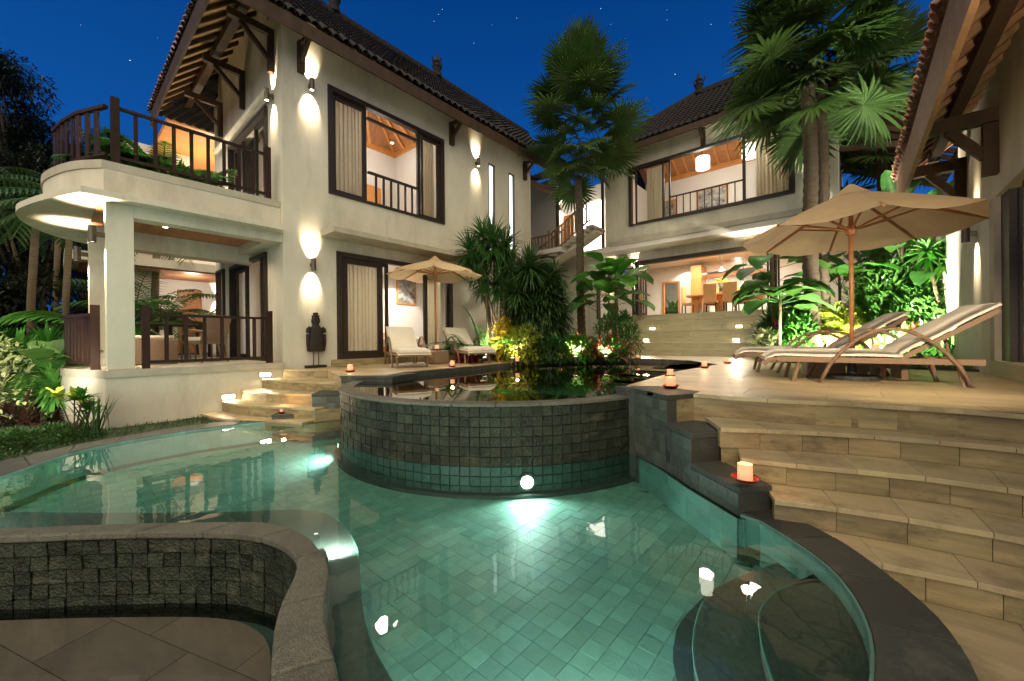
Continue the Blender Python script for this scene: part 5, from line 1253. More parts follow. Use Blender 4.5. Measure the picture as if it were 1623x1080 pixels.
def parasol(loc, r, zr, zt, label, ribs=8, rot=.2):
    t = thing('parasol', label, 'parasol', loc, 'tan garden parasols'); x, y = loc[0], loc[1]
    MB().tube([(x, y, 0), (x, y, zt - .02)], .024, 10).build('pole', 'pole_wood', t, smooth=True)
    MB().lathe([(.26, 0), (.26, .05), (.05, .07), (.04, .25), (.03, .25)], (x, y, 0), 20).build('base', 'granite', t)
    n = ribs; vs = []; fs = []; rings = [0, .25, .5, .75, 1.0]
    for j, u in enumerate(rings):
        for k in range(n * 4):
            a = rot + k * 2 * math.pi / (n * 4); f = k % 4; cor = math.cos(math.pi / n) / math.cos((f / 4 - .5) * 2 * math.pi / n) if f else 1.0
            rr = max(.04, r * u * cor); sag = (.02 + .05 * u) * math.sin(math.pi * f / 4) * u
            vs.append((x + rr * math.cos(a), y + rr * math.sin(a), zt - (zt - zr) * (u ** 1.12) - sag + .0))
    for j in range(4):
        for k in range(n * 4): k2 = (k + 1) % (n * 4); fs.append((j * n * 4 + k, (j + 1) * n * 4 + k, (j + 1) * n * 4 + k2, j * n * 4 + k2))
    MB().add(vs, fs).build('canopy', 'canvas', t)
    MB().lathe([(r * .2, -.075 - .01), (r * .1, -.0), (.03, .07), (.001, .08)], (x, y, zt + .01), 8).build('vent_cap', 'canvas', t)
    MB().lathe([(.03, -.06), (.05, -.05), (.055, 0), (.05, .05), (.03, .06)], (x, y, zr + .02), 14).build('hub', 'pole_wood', t); 
    for k in range(n):
        a = rot + k * 2 * math.pi / n; e = Vector((math.cos(a), math.sin(a), 0)); c = Vector((x, y, 0))
        MB().bar(c + e * .05 + Vector((0, 0, zt - .05)), c + e * (r - .01) + Vector((0, 0, zr - .005)), .022, .028).build('rib', 'pole_wood', t)
        mid = c + e * r * .55 + Vector((0, 0, zt - (zt - zr) * .55 ** 1.12 - .045)); MB().bar(c + e * .05 + Vector((0, 0, zr + .03)), mid, .018, .022).build('strut', 'pole_wood', t)
    return t
parasol((0.0, 6.38, 0), 1.17, 1.80, 2.30, 'large tan parasol with wooden ribs over the two near loungers', rot=R(12))
ub2 = Vector((-7.56, 5.97, 0))
parasol((ub2.x, ub2.y, 0), 1.14, 2.10, 2.46, 'smaller tan parasol between the two far loungers', rot=R(5))
# side tables
q = P(1390, 598, z=0) ; c = o1 + nrm * .62
tt = thing('side_table', 'woven side table with thick legs between the two near loungers', 'table', (c.x, c.y, 0)); dvec = Vector((math.cos(ang), math.sin(ang), 0))
c = o1 + nrm * .64 + dvec * .12
m_ = MB()
def obox(mb, c, hx_, hy_, z0, z1, ang):
    e = Vector((math.cos(ang), math.sin(ang), 0)); f = Vector((-e.y, e.x, 0)); pts = [c + e * a * hx_ + f * b * hy_ for a, b in ((-1, -1), (1, -1), (1, 1), (-1, 1))]
    return mb.prism([(p.x, p.y) for p in pts], z0, z1)
obox(MB(), c + dvec * .1, .27, .2, .14, .30, ang).build('table_box', 'rattan', tt)
for a in (-.14, .04, .24): obox(MB(), c + dvec * (a + .1) , .03, .17, 0, .139, ang).build('leg', 'rattan', tt)
tt2 = thing('side_cube', 'pale cube stool under the nearest lounger beside the woven table', 'stool', (c.x, c.y, 0))
obox(MB(), c - dvec * .42, .2, .19, 0, .27, ang).build('cube_body', 'rattan', tt2, bevel=.02)
q = Vector((-6.85, 5.60, 0)); pf = thing('rattan_pouf', 'square woven stool between the two far loungers carrying a candle', 'stool', (q.x, q.y, 0))
MB().box(q.x - .42, q.x, q.y - .2, q.y + .2, 0, .30).build('pouf_body', 'rattan', pf, bevel=.04)
# stone figure on stand
q = P(497, 582.5, z=0); sf = thing('stone_figure', 'dark weathered stone torso figure on a thin metal stand by the house wall', 'statue', (q.x, q.y, 0))
fx, fy = q.x + .12, q.y
MB().box(fx - .1, fx + .1, fy - .20, fy + .17, 0, .05).build('stand_base', 'black_stone', sf)
for s_ in (-.05, .05): MB().tube([(fx, fy + s_, .05), (fx, fy + s_, .36)], .009, 6).build('stand_rod', 'black_metal', sf)
def torso():
    secs = [(.27, .13, .07, -.01), (.30, .14, .075, -.01), (.42, .145, .08, 0), (.55, .135, .08, 0), (.66, .125, .085, 0), (.72, .115, .085, 0), (.77, .08, .075, 0), (.80, .055, .06, 0), (.83, .055, .065, 0), (.88, .066, .075, 0), (.93, .066, .075, 0), (.965, .06, .07, 0)]
    vs = []; fs = []; n = 20
    for z, rw, rd, o in secs:
        for k in range(n):
            a = 2 * math.pi * k / n; c_, s_ = math.cos(a), math.sin(a)
            w_ = .004 * math.sin(k * 5.3 + z * 40)
            vs.append((fx + (abs(c_) ** .7) * (1 if c_ > 0 else -1) * (rd + w_), fy + (abs(s_) ** .7) * (1 if s_ > 0 else -1) * (rw + w_), z + .05))
    for i in range(len(secs) - 1): fs += [(i * n + k, i * n + (k + 1) % n, (i + 1) * n + (k + 1) % n, (i + 1) * n + k) for k in range(n)]
    fs += [tuple(range(n - 1, -1, -1)), tuple(range((len(secs) - 1) * n, len(secs) * n))]
    m_ = MB().add(vs, fs)
    for s_ in (-1, 1):   # arms: stumps with sleeves hanging to the hem
        m_.tube([(fx + .01, fy + s_ * .115, .80), (fx + .02, fy + s_ * .155, .76), (fx + .03, fy + s_ * .165, .70)], [.035, .04, .035], 8)
        m_.tube([(fx + .02, fy + s_ * .160, .67), (fx + .025, fy + s_ * .165, .5), (fx + .01, fy + s_ * .15, .33)], [.034, .030, .025], 8)
    m_.lathe([(.001, 1.01), (.068, 1.012), (.075, 1.03), (.066, 1.045), (.046, 1.05), (.05, 1.075), (.045, 1.10), (.001, 1.105)], (fx, fy, 0), 14)
    m_.tube([(fx + .06, fy, .955), (fx + .085, fy, .925), (fx + .07, fy, .915)], [.008, .014, .010], 6)      # nose
    for s_ in (-1, 1): m_.lathe([(.001, .012), (.012, 0), (.001, -.012)], (fx + .066, fy + s_ * .025, .95), 8); m_.bar((fx, fy + s_ * .07, .97), (fx, fy + s_ * .072, .90), .03, .02)
    m_.tube([(fx + .074, fy - .02, .90), (fx + .08, fy, .897), (fx + .074, fy + .02, .90)], .006, 5)
    return m_
torso().build('figure', 'black_stone', sf, smooth=False)
# ================================================================== CANDLE LANTERNS
def candle_proto():
    t = thing('candle_lantern', 'x', 'candle', (0, 0, 0), 'paper candle lanterns around the pools')
    MB().lathe([(.001, .008), (.05, .008), (.085, .030), (.088, .034), (.05, .0), (.001, 0)], (0, 0, 0), 24).build('dish', 'red_dish', t, smooth=True)
    MB().lathe([(.001, .010), (.046, .010), (.044, .12), (.041, .12), (.042, .02), (.001, .02)], (0, 0, 0), 20).build('paper_shade', 'candle', t, smooth=True)
    MB().lathe([(.001, .021), (.034, .021), (.033, .075), (.001, .078)], (0, 0, 0), 14).build('candle', 'candle_core', t, smooth=True)
    return t
cp = candle_proto()
spots = [(1181, 764, -.435, 1.0, 'lit candle lantern on a red dish on the lowest dark pedestal of the right steps'), (1063, 616, 0, .98, 'lit candle lantern on a red dish at the dark corner above the round pool'),
         (1062, 598, 0, .85, 'lit candle lantern just behind the one at the dark pool corner'), (1116.5, 583.5, 0, .95, 'lit candle lantern at the pointed end of the upper pool'), (1153, 576.5, 0, .95, 'lit candle lantern on the paving right of the upper pool'),
         (1011, 569, 0, .9, 'lit candle lantern on the far pool edge at the foot of the dining steps'), (888, 570, 0, .9, 'lit candle lantern on the far pool edge in front of the red leaved plants'),
         (820, 575, 0, .95, 'lit candle lantern on the pool edge in front of the dark strap leaved bush'), (717, 582, 0, .95, 'lit candle lantern on the pool edge in front of the far right lounger'),
         (555, 590, 0, 1.0, 'lit candle lantern at the left corner of the terrace above the small steps'), (449, 655, -.585, 1.0, 'lit candle lantern on a red dish on the low dark wall at the small steps')]
for i, (px, py, z, s_, lab) in enumerate(spots):
    q = P(px, py, z=z); q.z += .001
    if i == 0: cp.location = q; cp['label'] = lab; o = cp
    else: o = dup(cp, q, random.uniform(0, 3), lab, scale=s_ * 1.02)
    lamp('POINT', 'candle_glow', (q.x, q.y, q.z + .20), 1.1 if z == 0 else 1.6, (1, .52, .24), .03)
q = P(684, 553, z=.301); q = Vector((pf.location.x - .2, pf.location.y, .301)); dup(cp, q, 0, 'lit candle lantern standing on the woven stool between the far loungers')
q = c + dvec * .12; q = Vector((q.x, q.y, .301)); dup(cp, q, 0, 'lit candle lantern on the woven table between the near loungers')

# ================================================================== POOL LIGHTS
def pool_light(loc, nrm, label, power, r=.055, tgt=None, col=(.86, 1.0, .92)):
    t = thing('pool_light', label, 'pool light', loc, 'underwater pool lights'); n_ = Vector(nrm).normalized(); e = n_.cross(Vector((0, 0, 1))).normalized(); u = e.cross(n_)
    vs = [Vector(loc) + n_ * .022]; vs += [Vector(loc) + n_ * .02 + (e * math.cos(k * math.pi / 8) + u * math.sin(k * math.pi / 8)) * r for k in range(16)]
    MB().add(vs, [(0, 1 + k, 1 + (k + 1) % 16) for k in range(16)]).build('lens', 'pool_lamp_on', t)
    MB().tube([Vector(loc) - n_ * .01, Vector(loc) + n_ * .018], r * 1.4, 16).build('housing', 'bronze', t)
    lamp('SPOT', 'pool_beam', Vector(loc) + n_ * .05, power, col, .04, target=tgt or (Vector(loc) + n_), spot=165, blend=.6, parent=t)
q = P(842, 779, z=-.82); dr = (Vector((q.x - CX, q.y - CY, 0))).normalized(); L0 = Vector((CX, CY, 0)) + dr * (CR + .02); L0.z = -.83
pool_light(L0, dr, 'bright underwater lamp at the foot of the round raised pool', 24, r=.06, tgt=L0 + dr * 1.0 + Vector((0, 0, -.12)))
q = P(541, 706, z=-.80); dr = (Vector((q.x - CX, q.y - CY, 0))).normalized(); L0 = Vector((CX, CY, 0)) + dr * (CR + .02); L0.z = -.80
pool_light(L0, (dr + Vector((-.3, -.3, 0))), 'underwater lamp on the left side of the round raised pool', 34, r=.035)
q = P(492, 842, z=-.76); pool_light(Vector((-2.42, 1.035, -.775)), (-.1, 1, .1), 'small underwater lamp at the bend of the overflow wall', 30, r=.035, tgt=(-3.4, 2.4, -.9))
lamp('SPOT', 'pool_beam', (-4.6, -.55, -.80), 70, (.8, 1, .9), .04, target=(-5.6, .9, -.9), spot=165, blend=.7)  # added underwater beam without a fitting, lights the left bank
lamp('SPOT', 'pool_beam', (-.45, .9, -.80), 42, (.86, 1, .92), .04, target=(-3.0, 2.6, -.82), spot=165, blend=.7)  # unseen beam without a fitting, added to light the round wall

# ================================================================== FOLIAGE BUILDERS
def blade(mb, base, d, ln, w, droop=.5, seg=4, fold=.25, twist=0):
    d = Vector(d).normalized(); sd_ = d.cross(Vector((0, 0, 1)))
    if sd_.length < .05: sd_ = Vector((1, 0, 0))
    sd_.normalize(); p = Vector(base); pts = []; dd = d.copy()
    if twist: sd_ = Matrix.Rotation(twist, 3, d) @ sd_
    for i in range(seg + 1):
        u = i / seg; ww = w * (.35 + .65 * math.sin(math.pi * min(1, .18 + u * .62))) * (1 - max(0, u - .72) / .28 * .97) * .5
        up_ = sd_.cross(dd).normalized(); pts += [p - sd_ * ww + up_ * fold * ww, p.copy(), p + sd_ * ww + up_ * fold * ww]
        dd = (dd + Vector((0, 0, -1)) * droop / seg).normalized(); p = p + dd * ln / seg
    fs = []
    for i in range(seg): k = i * 3; fs += [(k, k + 1, k + 4, k + 3), (k + 1, k + 2, k + 5, k + 4)]
    mb.add(pts, fs)
def rnd_dir(el0, el1, az=None):
    a = random.uniform(0, 2 * math.pi) if az is None else az; e = R(random.uniform(el0, el1)); return Vector((math.cos(a) * math.cos(e), math.sin(a) * math.cos(e), math.sin(e)))
def broad_leaf(mb, base, d, ln, w, droop=.6, seg=6, lobes=0, wavy=.05):
    d = Vector(d).normalized(); sd_ = d.cross(Vector((0, 0, 1)))
    if sd_.length < .05: sd_ = Vector((1, 0, 0))
    sd_.normalize(); p = Vector(base); dd = d.copy(); pts = []
    for i in range(seg + 1):
        u = i / seg; ww = w * .5 * (math.sin(math.pi * (.06 + u * .94)) ** .65 if u < 1 else 0) * (1 - .25 * u); up_ = sd_.cross(dd).normalized()
        for j in (-1, -.5, 0, .5, 1):
            pts.append(p + sd_ * ww * j + up_ * (abs(j) * ww * .28 + wavy * ww * math.sin(i * 2.3 + j * 3)))
        dd = (dd + Vector((0, 0, -1)) * droop / seg).normalized(); p = p + dd * ln / seg
    fs = []
    for i in range(seg):
        for j in range(4): k = i * 5 + j; fs.append((k, k + 1, k + 6, k + 5))
    mb.add(pts, fs)
def fan_frond(seed, stalk=.9, r=.75, n=34, droop=.35):
    """palmate leaf: stalk along +x then a disc of folded segments (unit object)"""
    random.seed(seed); mb = MB(); mb.tube([(0, 0, 0), (stalk * .5, 0, .06), (stalk, 0, 0)], [.02, .014, .011], 5)
    c = Vector((stalk, 0, 0))
    for k in range(n):
        a = R(-150 + 300 * k / (n - 1)); d = Vector((math.cos(a), math.sin(a), .10 + .12 * math.cos(a))); L = r * (.72 + .28 * math.cos(a * .55)) * random.uniform(.92, 1.06)
        blade(mb, c, d, L, .058 * r / .75, droop * random.uniform(.7, 1.6), 4, .5)
    return mb
FAN = {}
def fan_meshes(key, n_var, m, **kw):
    L = []
    for i in range(n_var):
        o = fan_frond(100 + i, **kw).build('frond', m, None); L.append(o.data); bpy.data.objects.remove(o)
    FAN[key] = L
fan_meshes('big', 4, 'leaf_palm', stalk=.95, r=.80, n=36, droop=.42)
fan_meshes('tree', 4, 'leaf_palm', stalk=.85, r=.70, n=36, droop=.30)
def place_frond(mesh, parent, p, d, scale=1.0, roll=0, name='frond'):
    o = link(bpy.data.objects.new(name, mesh)); o.parent = parent; d = Vector(d).normalized()
    z = Vector((0, 0, 1)); y = z.cross(d); y = y.normalized() if y.length > .05 else Vector((0, 1, 0)); z2 = d.cross(y); m3 = Matrix((d, y, z2)).transposed()
    m3 = m3 @ Matrix.Rotation(roll, 3, 'X'); o.matrix_local = Matrix.Translation(Vector(p) - LOCS[parent]) @ m3.to_4x4() @ Matrix.Scale(scale, 4); return o
def fan_palm(name, label, base, top, zc0, crown_h, crown_r, n, seed, trunks=None, tr=.13, key='big', fscale=1.0):
    random.seed(seed); t = thing(name, label, 'palm tree', base)
    for (b, tp, r_) in (trunks or [(base, top, tr)]):
        pts = [Vector(b).lerp(Vector(tp), i / 12) + Vector((.02 * math.sin(i), .02 * math.cos(i * 1.3), 0)) for i in range(13)]
        mb = MB(); N = 60; P_ = [pts[min(11, int(i * 12 / N))].lerp(pts[min(12, int(i * 12 / N) + 1)], (i * 12 / N) % 1) for i in range(N + 1)]
        mb.tube(P_, [r_ * (1.12 if i % 2 else .98) * (1 - .18 * i / N) * (1.25 if i < 4 else 1) for i in range(N + 1)], 12); mb.build('trunk', 'palm_bark', t, smooth=True)
    for k in range(n):
        u = (k + .5) / n; zz = zc0 + crown_h * (u ** .9) + random.uniform(-.25, .25); el = -38 + 112 * u + random.uniform(-16, 16); az = k * 2.39996 + random.uniform(-.3, .3)
        e = R(el); d = Vector((math.cos(az) * math.cos(e), math.sin(az) * math.cos(e), math.sin(e)))
        tz = Vector(trunks[k % len(trunks)][1] if trunks else top); p = Vector((tz.x, tz.y, zz))
        prof = .72 + .38 * math.sin(math.pi * min(1, .25 + u * .75))
        place_frond(FAN[key][k % 4], t, p, d, crown_r / 1.5 * prof * random.uniform(.72, 1.2) * fscale, random.uniform(-.5, .5))
    random.seed(seed + 1); return t
b0 = G(922, 11.6, .0); 
fan_palm('fan_palm', 'tall dark fan palm with a slim trunk standing between the two houses', tuple(b0), (b0.x - .05, b0.y, 5.4), 5.75, 2.7, 1.62, 66, 5, tr=.12, key='tree')
b1, b2_ = G(1287, 8.8, .05), G(1305, 9.1, .05)
fan_palm('fan_palm', 'double trunked fan palm with broad crown in front of the dining house', tuple(b1), (b1.x, b1.y, 5.6), 6.05, 2.5, 1.72, 84, 9, trunks=[(tuple(b1), (b1.x - .02, b1.y, 6.5), .15), (tuple(b2_), (b2_.x + .02, b2_.y, 6.4), .12)])
b3 = G(1400, 11.5, .05)
fan_palm('fan_palm', 'fan palm behind the right eave of the pavilion, its crown touching the tiles', tuple(b3), (b3.x, b3.y, 6.6), 5.6, 3.0, 1.7, 34, 12, tr=.14)
# feather palms (areca)
def areca(base, n, ln, label, m='leaf_bright', seed=1, el=(45, 82), lw=.035, lean=None, group=None, stems=True, rl=.36):
    random.seed(seed); t = thing('areca_palm', label, 'palm', base, group)
    for k in range(n):
        d = rnd_dir(*el, az=(lean + random.uniform(-.9, .9)) if lean is not None else None); p = Vector(base) + Vector((random.uniform(-.1, .1), random.uniform(-.1, .1), 0)); L = ln * random.uniform(.75, 1.15); mb = MB(); pts = [p.copy()]; dd = d.copy()
        for i in range(10): dd = (dd + Vector((0, 0, -1)) * .11 * (1 + i * .12)).normalized(); p = p + dd * L / 10; pts.append(p.copy())
        mb.tube(pts, [.014 * (1 - i / 12) + .003 for i in range(11)], 5)
        for i in range(2, 44):
            u = i / 44; j = min(9, int(u * 10)); q = pts[j].lerp(pts[j + 1], u * 10 - j); ax = (pts[j + 1] - pts[j]).normalized(); sd_ = ax.cross(Vector((0, 0, 1)))
            if sd_.length < .05: continue
            sd_.normalize(); s_ = 1 if i % 2 else -1; l_ = L * rl * math.sin(math.pi * (.12 + u * .84)) ** .7
            blade(mb, q, sd_ * s_ + ax * .75 + Vector((0, 0, .15)), l_ * .8, lw, .7, 3, .3)
        mb.build('frond', m, t)
    return t
# strap-leaf rosette heads (dracaena / screw pine)
def rosette(mb, c, n, ln, w, el=(-30, 85), droop=.8):
    for k in range(n): blade(mb, c, rnd_dir(*el), ln * random.uniform(.75, 1.1), w, droop * random.uniform(.6, 1.3), 4, .35)
def dracaena(base, heads, label, m='leaf_dark', seed=1, ln=.5, w=.035, n=60, stemr=.03, cat='shrub', name='dracaena'):
    random.seed(seed); t = thing(name, label, cat, base)
    for (h, s_) in heads:
        h = Vector(h); b = Vector(base) + Vector((random.uniform(-.12, .12), random.uniform(-.12, .12), 0)); mid = b.lerp(h, .5) + Vector((random.uniform(-.1, .1), random.uniform(-.1, .1), .1))
        MB().tube([b, mid, h], [stemr * 1.2, stemr, stemr * .8], 7).build('stem', 'bark', t, smooth=True)
        mb = MB(); rosette(mb, h, int(n * s_), ln * s_, w); rosette(mb, h - Vector((0, 0, .12)), int(n * s_ * .5), ln * s_, w, (-50, 20)); mb.build('leaf_head', m, t)
    return t
def leafy(base, rx, ry, h, n, label, m='leaf_mid', seed=1, ln=.12, w=.05, name='shrub', z0=0.0, el=(-30, 70), cat='shrub', droop=.5, shape=1.0, kind=None, group=None, seg=2, sp=None):
    """bush: n leaves on the outer part of an ellipsoid, on short twigs"""
    random.seed(seed); t = thing(name, label, cat, base, group); mb = MB(); B = Vector(base)
    for k in range(n):
        a = random.uniform(0, 6.283); u = random.random() ** .6; v = random.uniform(0, 1) ** .8; prof = math.sin(math.pi * min(1, .16 + v * .80)) ** .6
        lump = 1 + .22 * math.sin(a * 3 + seed) * math.cos(v * 5 + seed) + .12 * math.sin(a * 7 + v * 9)
        r_ = (.35 + .65 * u) * prof * lump; p = B + Vector((math.cos(a) * rx * r_, math.sin(a) * ry * r_, z0 + h * v * (1 + .1 * math.sin(a * 2 + seed))))
        dr = (p - (B + Vector((0, 0, h * .35)))); dr = dr.normalized() + rnd_dir(*el) * .9
        blade(mb, p, dr, ln * random.uniform(.7, 1.25), w * random.uniform(.8, 1.2), droop, seg, .3)
    mb.build('foliage', m, t)
    st_ = MB()
    for k in range(7):
        a = k * .9; st_.tube([B, B + Vector((math.cos(a) * rx * .3, math.sin(a) * ry * .3, h * .45)), B + Vector((math.cos(a) * rx * .6, math.sin(a) * ry * .6, h * .8))], [.018, .012, .006], 5)
    st_.build('stem', 'bark', t); return t
def bigleaf(base, n, ln, w, h, label, m='leaf_mid', seed=1, el=(5, 65), name='broad_leaf_plant', stem=True, droop=.8, spread=.15):
    random.seed(seed); t = thing(name, label, 'plant', base); B = Vector(base)
    if stem: MB().tube([B, B + Vector((.02, 0, h * .6)), B + Vector((0, .02, h))], [.04, .032, .025], 7).build('trunk', 'bark', t, smooth=True)
    for k in range(n):
        az = k * 2.4 + random.uniform(-.3, .3); zz = h * random.uniform(.62, 1.0); p0 = B + Vector((0, 0, zz)); d = rnd_dir(*el, az=az); p1 = p0 + d * ln * random.uniform(.35, .8)
        mb = MB(); mb.tube([p0, p1], .008, 4); broad_leaf(mb, p1, d + Vector((0, 0, -.2)), ln * random.uniform(.8, 1.15), w * random.uniform(.85, 1.1), droop); mb.build('leaf', m, t, smooth=True)
    return t
def blades(base, n, ln, w, label, m='leaf_bright', seed=1, r=.15, el=(50, 88), name='sword_leaf_plant', droop=.6, cat='plant'):
    random.seed(seed); t = thing(name, label, cat, base); mb = MB()
    for k in range(n):
        p = Vector(base) + Vector((random.gauss(0, r), random.gauss(0, r), 0)); blade(mb, p, rnd_dir(*el), ln * random.uniform(.7, 1.15), w, droop, 5, .3)
    mb.build('foliage', m, t); return t
def uplight(px, w, z, power, label, tgt, col=(1, .93, .74), spot=120):
    q = G(px, w, z); t = thing('garden_spotlight', label, 'spotlight', tuple(q), 'garden spotlights among the plants')
    MB().lathe([(.045, 0), (.05, .09), (.045, .10), (.001, .10)], q, 12).build('housing', 'bronze', t); MB().lathe([(.001, .102), (.04, .102)], q, 12).build('lens', 'lamp_on', t)
    lamp('SPOT', 'spot_beam', q + Vector((0, 0, .13)), power * 3.2, col, .04, target=tgt, spot=spot, blend=.7, parent=t); return t

# ================================================================== PLANTING BETWEEN THE HOUSES (behind the upper pool)
def hp(px, py, w):  # a point at depth w seen at px,py
    return EYE + _ray(px, py) * w
bb = G(790, 10.3, 0)
dracaena(tuple(bb), [(hp(px_, py_, 10.2), s_) for px_, py_, s_ in ((782, 390, 1.35), (758, 420, 1.0), (808, 425, 1.2), (745, 400, 1.0), (790, 450, 1.1), (765, 375, 1.0), (800, 395, 1.1), (768, 448, .9), (815, 460, 1.0))], 'tall dark green strap leaved shrub with several heads below the slit windows', m='leaf_mid', seed=3, ln=.62, w=.035, n=110)
bb = G(845, 10.0, 0)
dracaena(tuple(bb), [(hp(px_, py_, 9.4 + .6 * ((px_ * 7) % 10) / 10), s_) for px_, py_, s_ in ((840, 425, 1.2), (868, 455, 1.2), (820, 465, 1.1), (888, 480, 1.0), (848, 495, 1.15), (872, 512, 1.1), (818, 505, .9), (855, 455, 1.2), (838, 525, .9), (862, 535, .9), (885, 520, .9), (825, 440, 1.1), (878, 437, .9), (845, 470, 1.2))], 'big dark weeping screw pine bush with drooping narrow leaves by the upper pool', m='leaf_dark', seed=4, ln=.52, w=.032, n=150, name='screw_pine_bush')
areca(tuple(G(742, 9.6, 0)), 11, 1.25, 'pale feathery palm behind the far lounger against the house wall', 'leaf_mid', 6, (35, 80), .02)
areca(tuple(G(770, 9.8, 0)), 8, 1.3, 'bright green feathery palm lit from below beside the slim stems', 'leaf_bright', 16, (50, 85), .03)
for i, (px, w_) in enumerate(((772, 9.9), (800, 9.8), (812, 10))):
    q = G(px, w_, 0); tr_ = thing('slim_tree', ['thin pale stem left in the clump behind the far lounger', 'thin pale stem in the middle of the clump behind the far lounger', 'thin pale stem right in the clump behind the far lounger'][i], 'tree', tuple(q))
    MB().tube([q, q + Vector((.03, 0, .8)), q + Vector((-.02, 0, 1.7))], [.035, .03, .026], 8).build('trunk', 'bark', tr_, smooth=True)
leafy(tuple(G(848, 9.9, .2)), .85, .6, 2.0, 4200, 'dense rounded mass of narrow dark leaves filling the weeping bush', 'leaf_dark', 140, .30, .03, el=(-70, 30), droop=1.0, seg=3)
leafy(tuple(G(826, 9.3, 0)), .55, .4, .75, 900, 'yellow and green mottled shrub glowing above a garden light', 'leaf_lime', 8, .13, .05)
leafy(tuple(G(800, 9.5, 0)), .3, .3, .95, 320, 'orange yellow leaved shrub under the dark strap leaved bush', 'leaf_yellow', 18, .16, .06)
blades(tuple(G(745, 9.0, 0)), 70, .5, .05, 'dark red leaved cordyline beside the far lounger', 'leaf_red', 19, .1, (10, 80), 'cordyline')
leafy(tuple(G(870, 9.2, 0)), .55, .35, .55, 800, 'low dark green shrub at the pool edge under the weeping bush', 'leaf_mid', 20, .11, .035)
blades(tuple(G(905, 10.4, 0)), 60, .75, .05, 'upright lime green leaved plant left of the palm trunk', 'leaf_lime', 21, .2, (45, 85))
blades(tuple(G(925, 9.6, .1)), 100, .55, .06, 'dark red spiky leaved plant at the foot of the tall palm', 'leaf_red', 22, .2, (5, 80), 'cordyline')
blades(tuple(G(955, 10.0, .1)), 110, .6, .055, 'purple red leaved plant beside the dining steps', 'leaf_red', 23, .25, (0, 80), 'cordyline')
leafy(tuple(G(915, 9.5, 0)), .45, .35, .55, 700, 'bright green leaved shrub lit from the ground by the tall palm', 'leaf_bright', 24, .13, .06)
leafy(tuple(G(980, 10.2, 0)), .6, .4, 1.1, 1600, 'fine leaved green shrub at the left end of the dining steps', 'leaf_mid', 25, .16, .04)
leafy(tuple(G(950, 9.9, 0)), .8, .35, .5, 1500, 'spreading green ground shrub in front of the dining steps end', 'leaf_mid', 26, .10, .035)
bigleaf(tuple(G(975, 10.9, .2)), 26, .78, .62, 2.0, 'broad leaved fig like plant in front of the narrow windows', 'leaf_bright', 27)
bigleaf(tuple(G(950, 11.2, .2)), 14, .7, .55, 1.7, 'second broad leaved plant behind the tall palm trunk', 'leaf_mid', 28)
uplight(912, 9.2, .02, 110, 'garden spotlight glowing at the foot of the tall palm', hp(915, 480, 9.7))
uplight(812, 8.8, .02, 30, 'garden spotlight under the yellow mottled shrub', hp(800, 470, 9.6))
uplight(768, 9.2, .02, 80, 'garden spotlight behind the far lounger', hp(770, 440, 9.8))
uplight(960, 9.3, .02, 60, 'garden spotlight under the purple red plant', hp(968, 440, 10.4))

# ================================================================== RIGHT GARDEN BED
bedR = [(-1.6, 12.1), (-1.6, 10.4), (-.4, 9.2), (.7, 8.75), (1.38, 8.62), (1.38, 14.0), (-1.6, 14.0)]
struct(MB().prism(bedR, -.3, .03).build('garden_bed', 'soil'))
bedM = [(-7.35, 7.6), (-7.1, 9.0), (-6.6, 11.2), (-6.1, 12.15), (-6.1, 14), (-8.2, 14), (-8.2, 7.4)]
struct(MB().prism(bedM, -.3, .03).build('garden_bed', 'soil'))
random.seed(50); gm = MB()
for k in range(5200):
    q = Vector((random.uniform(-8.2, -6.0), random.uniform(7.4, 13.2), .03))
    if inside((q.x, q.y), bedM): blade(gm, q, rnd_dir(30, 85), random.uniform(.06, .17), .018, .6, 2, .3)
for k in range(2600):
    q = Vector((random.uniform(-1.6, 1.38), random.uniform(8.7, 11), .03))
    if inside((q.x, q.y), bedR): blade(gm, q, rnd_dir(30, 85), random.uniform(.06, .17), .018, .6, 2, .3)
tag(gm.build('ground_cover', 'leaf_mid'), 'low leafy ground cover in the planting beds', 'ground cover', kind='stuff')
fern = lambda px, w, n, ln, lab, m='leaf_lime', seed=1, z=0.05: areca(tuple(G(px, w, z)), n, ln, lab, m, seed, (20, 80), .03, stems=False)
leafy(tuple(G(1235, 9.6, .03)), .5, .4, 1.0, 1100, 'dark mixed leaf shrub with a red bud at the right end of the dining steps', 'leaf_mid', 51, .17, .06)
leafy(tuple(G(1262, 8.8, .03)), .38, .3, .85, 620, 'bright glossy leaved shrub beside the white tree guard light', 'leaf_bright', 52, .17, .055)
blades(tuple(G(1232, 9.2, .7)), 9, .28, .07, 'crimson bud of a cordyline rising from the shrub by the dining steps', 'leaf_red', 53, .03, (60, 88), 'cordyline')
leafy(tuple(G(1215, 9.3, .03)), .26, .22, .5, 170, 'variegated yellow green leaves at the corner of the dining steps', 'leaf_varieg', 54, .26, .13)
bigleaf(tuple(G(1235, 8.6, .3)), 24, .62, .62, 1.35, 'broad crinkled leaf plant above the right end of the dining steps', 'leaf_mid', 55, (-5, 45))
bigleaf(tuple(G(1225, 9.4, .3)), 8, .8, .6, 2.2, 'tall broad leaved plant just under the large parasol rim', 'leaf_mid', 56, (0, 30))
bigleaf(tuple(G(1375, 9.3, .2)), 16, 1.05, .5, 2.0, 'tall ginger like plant with long pale lit leaves behind the parasol', 'leaf_mid', 57, (15, 75))
bigleaf(tuple(G(1330, 9.6, .2)), 12, .95, .5, 2.1, 'large leaved heliconia behind the double palm trunk', 'leaf_bright', 58, (15, 70))
fern(1340, 8.5, 22, .75, 'lime yellow fern glowing around the parasol pole', seed=59, z=.55); fern(1310, 8.7, 16, .6, 'golden fern over the white lit tree base', 'leaf_yellow', 60, .5)
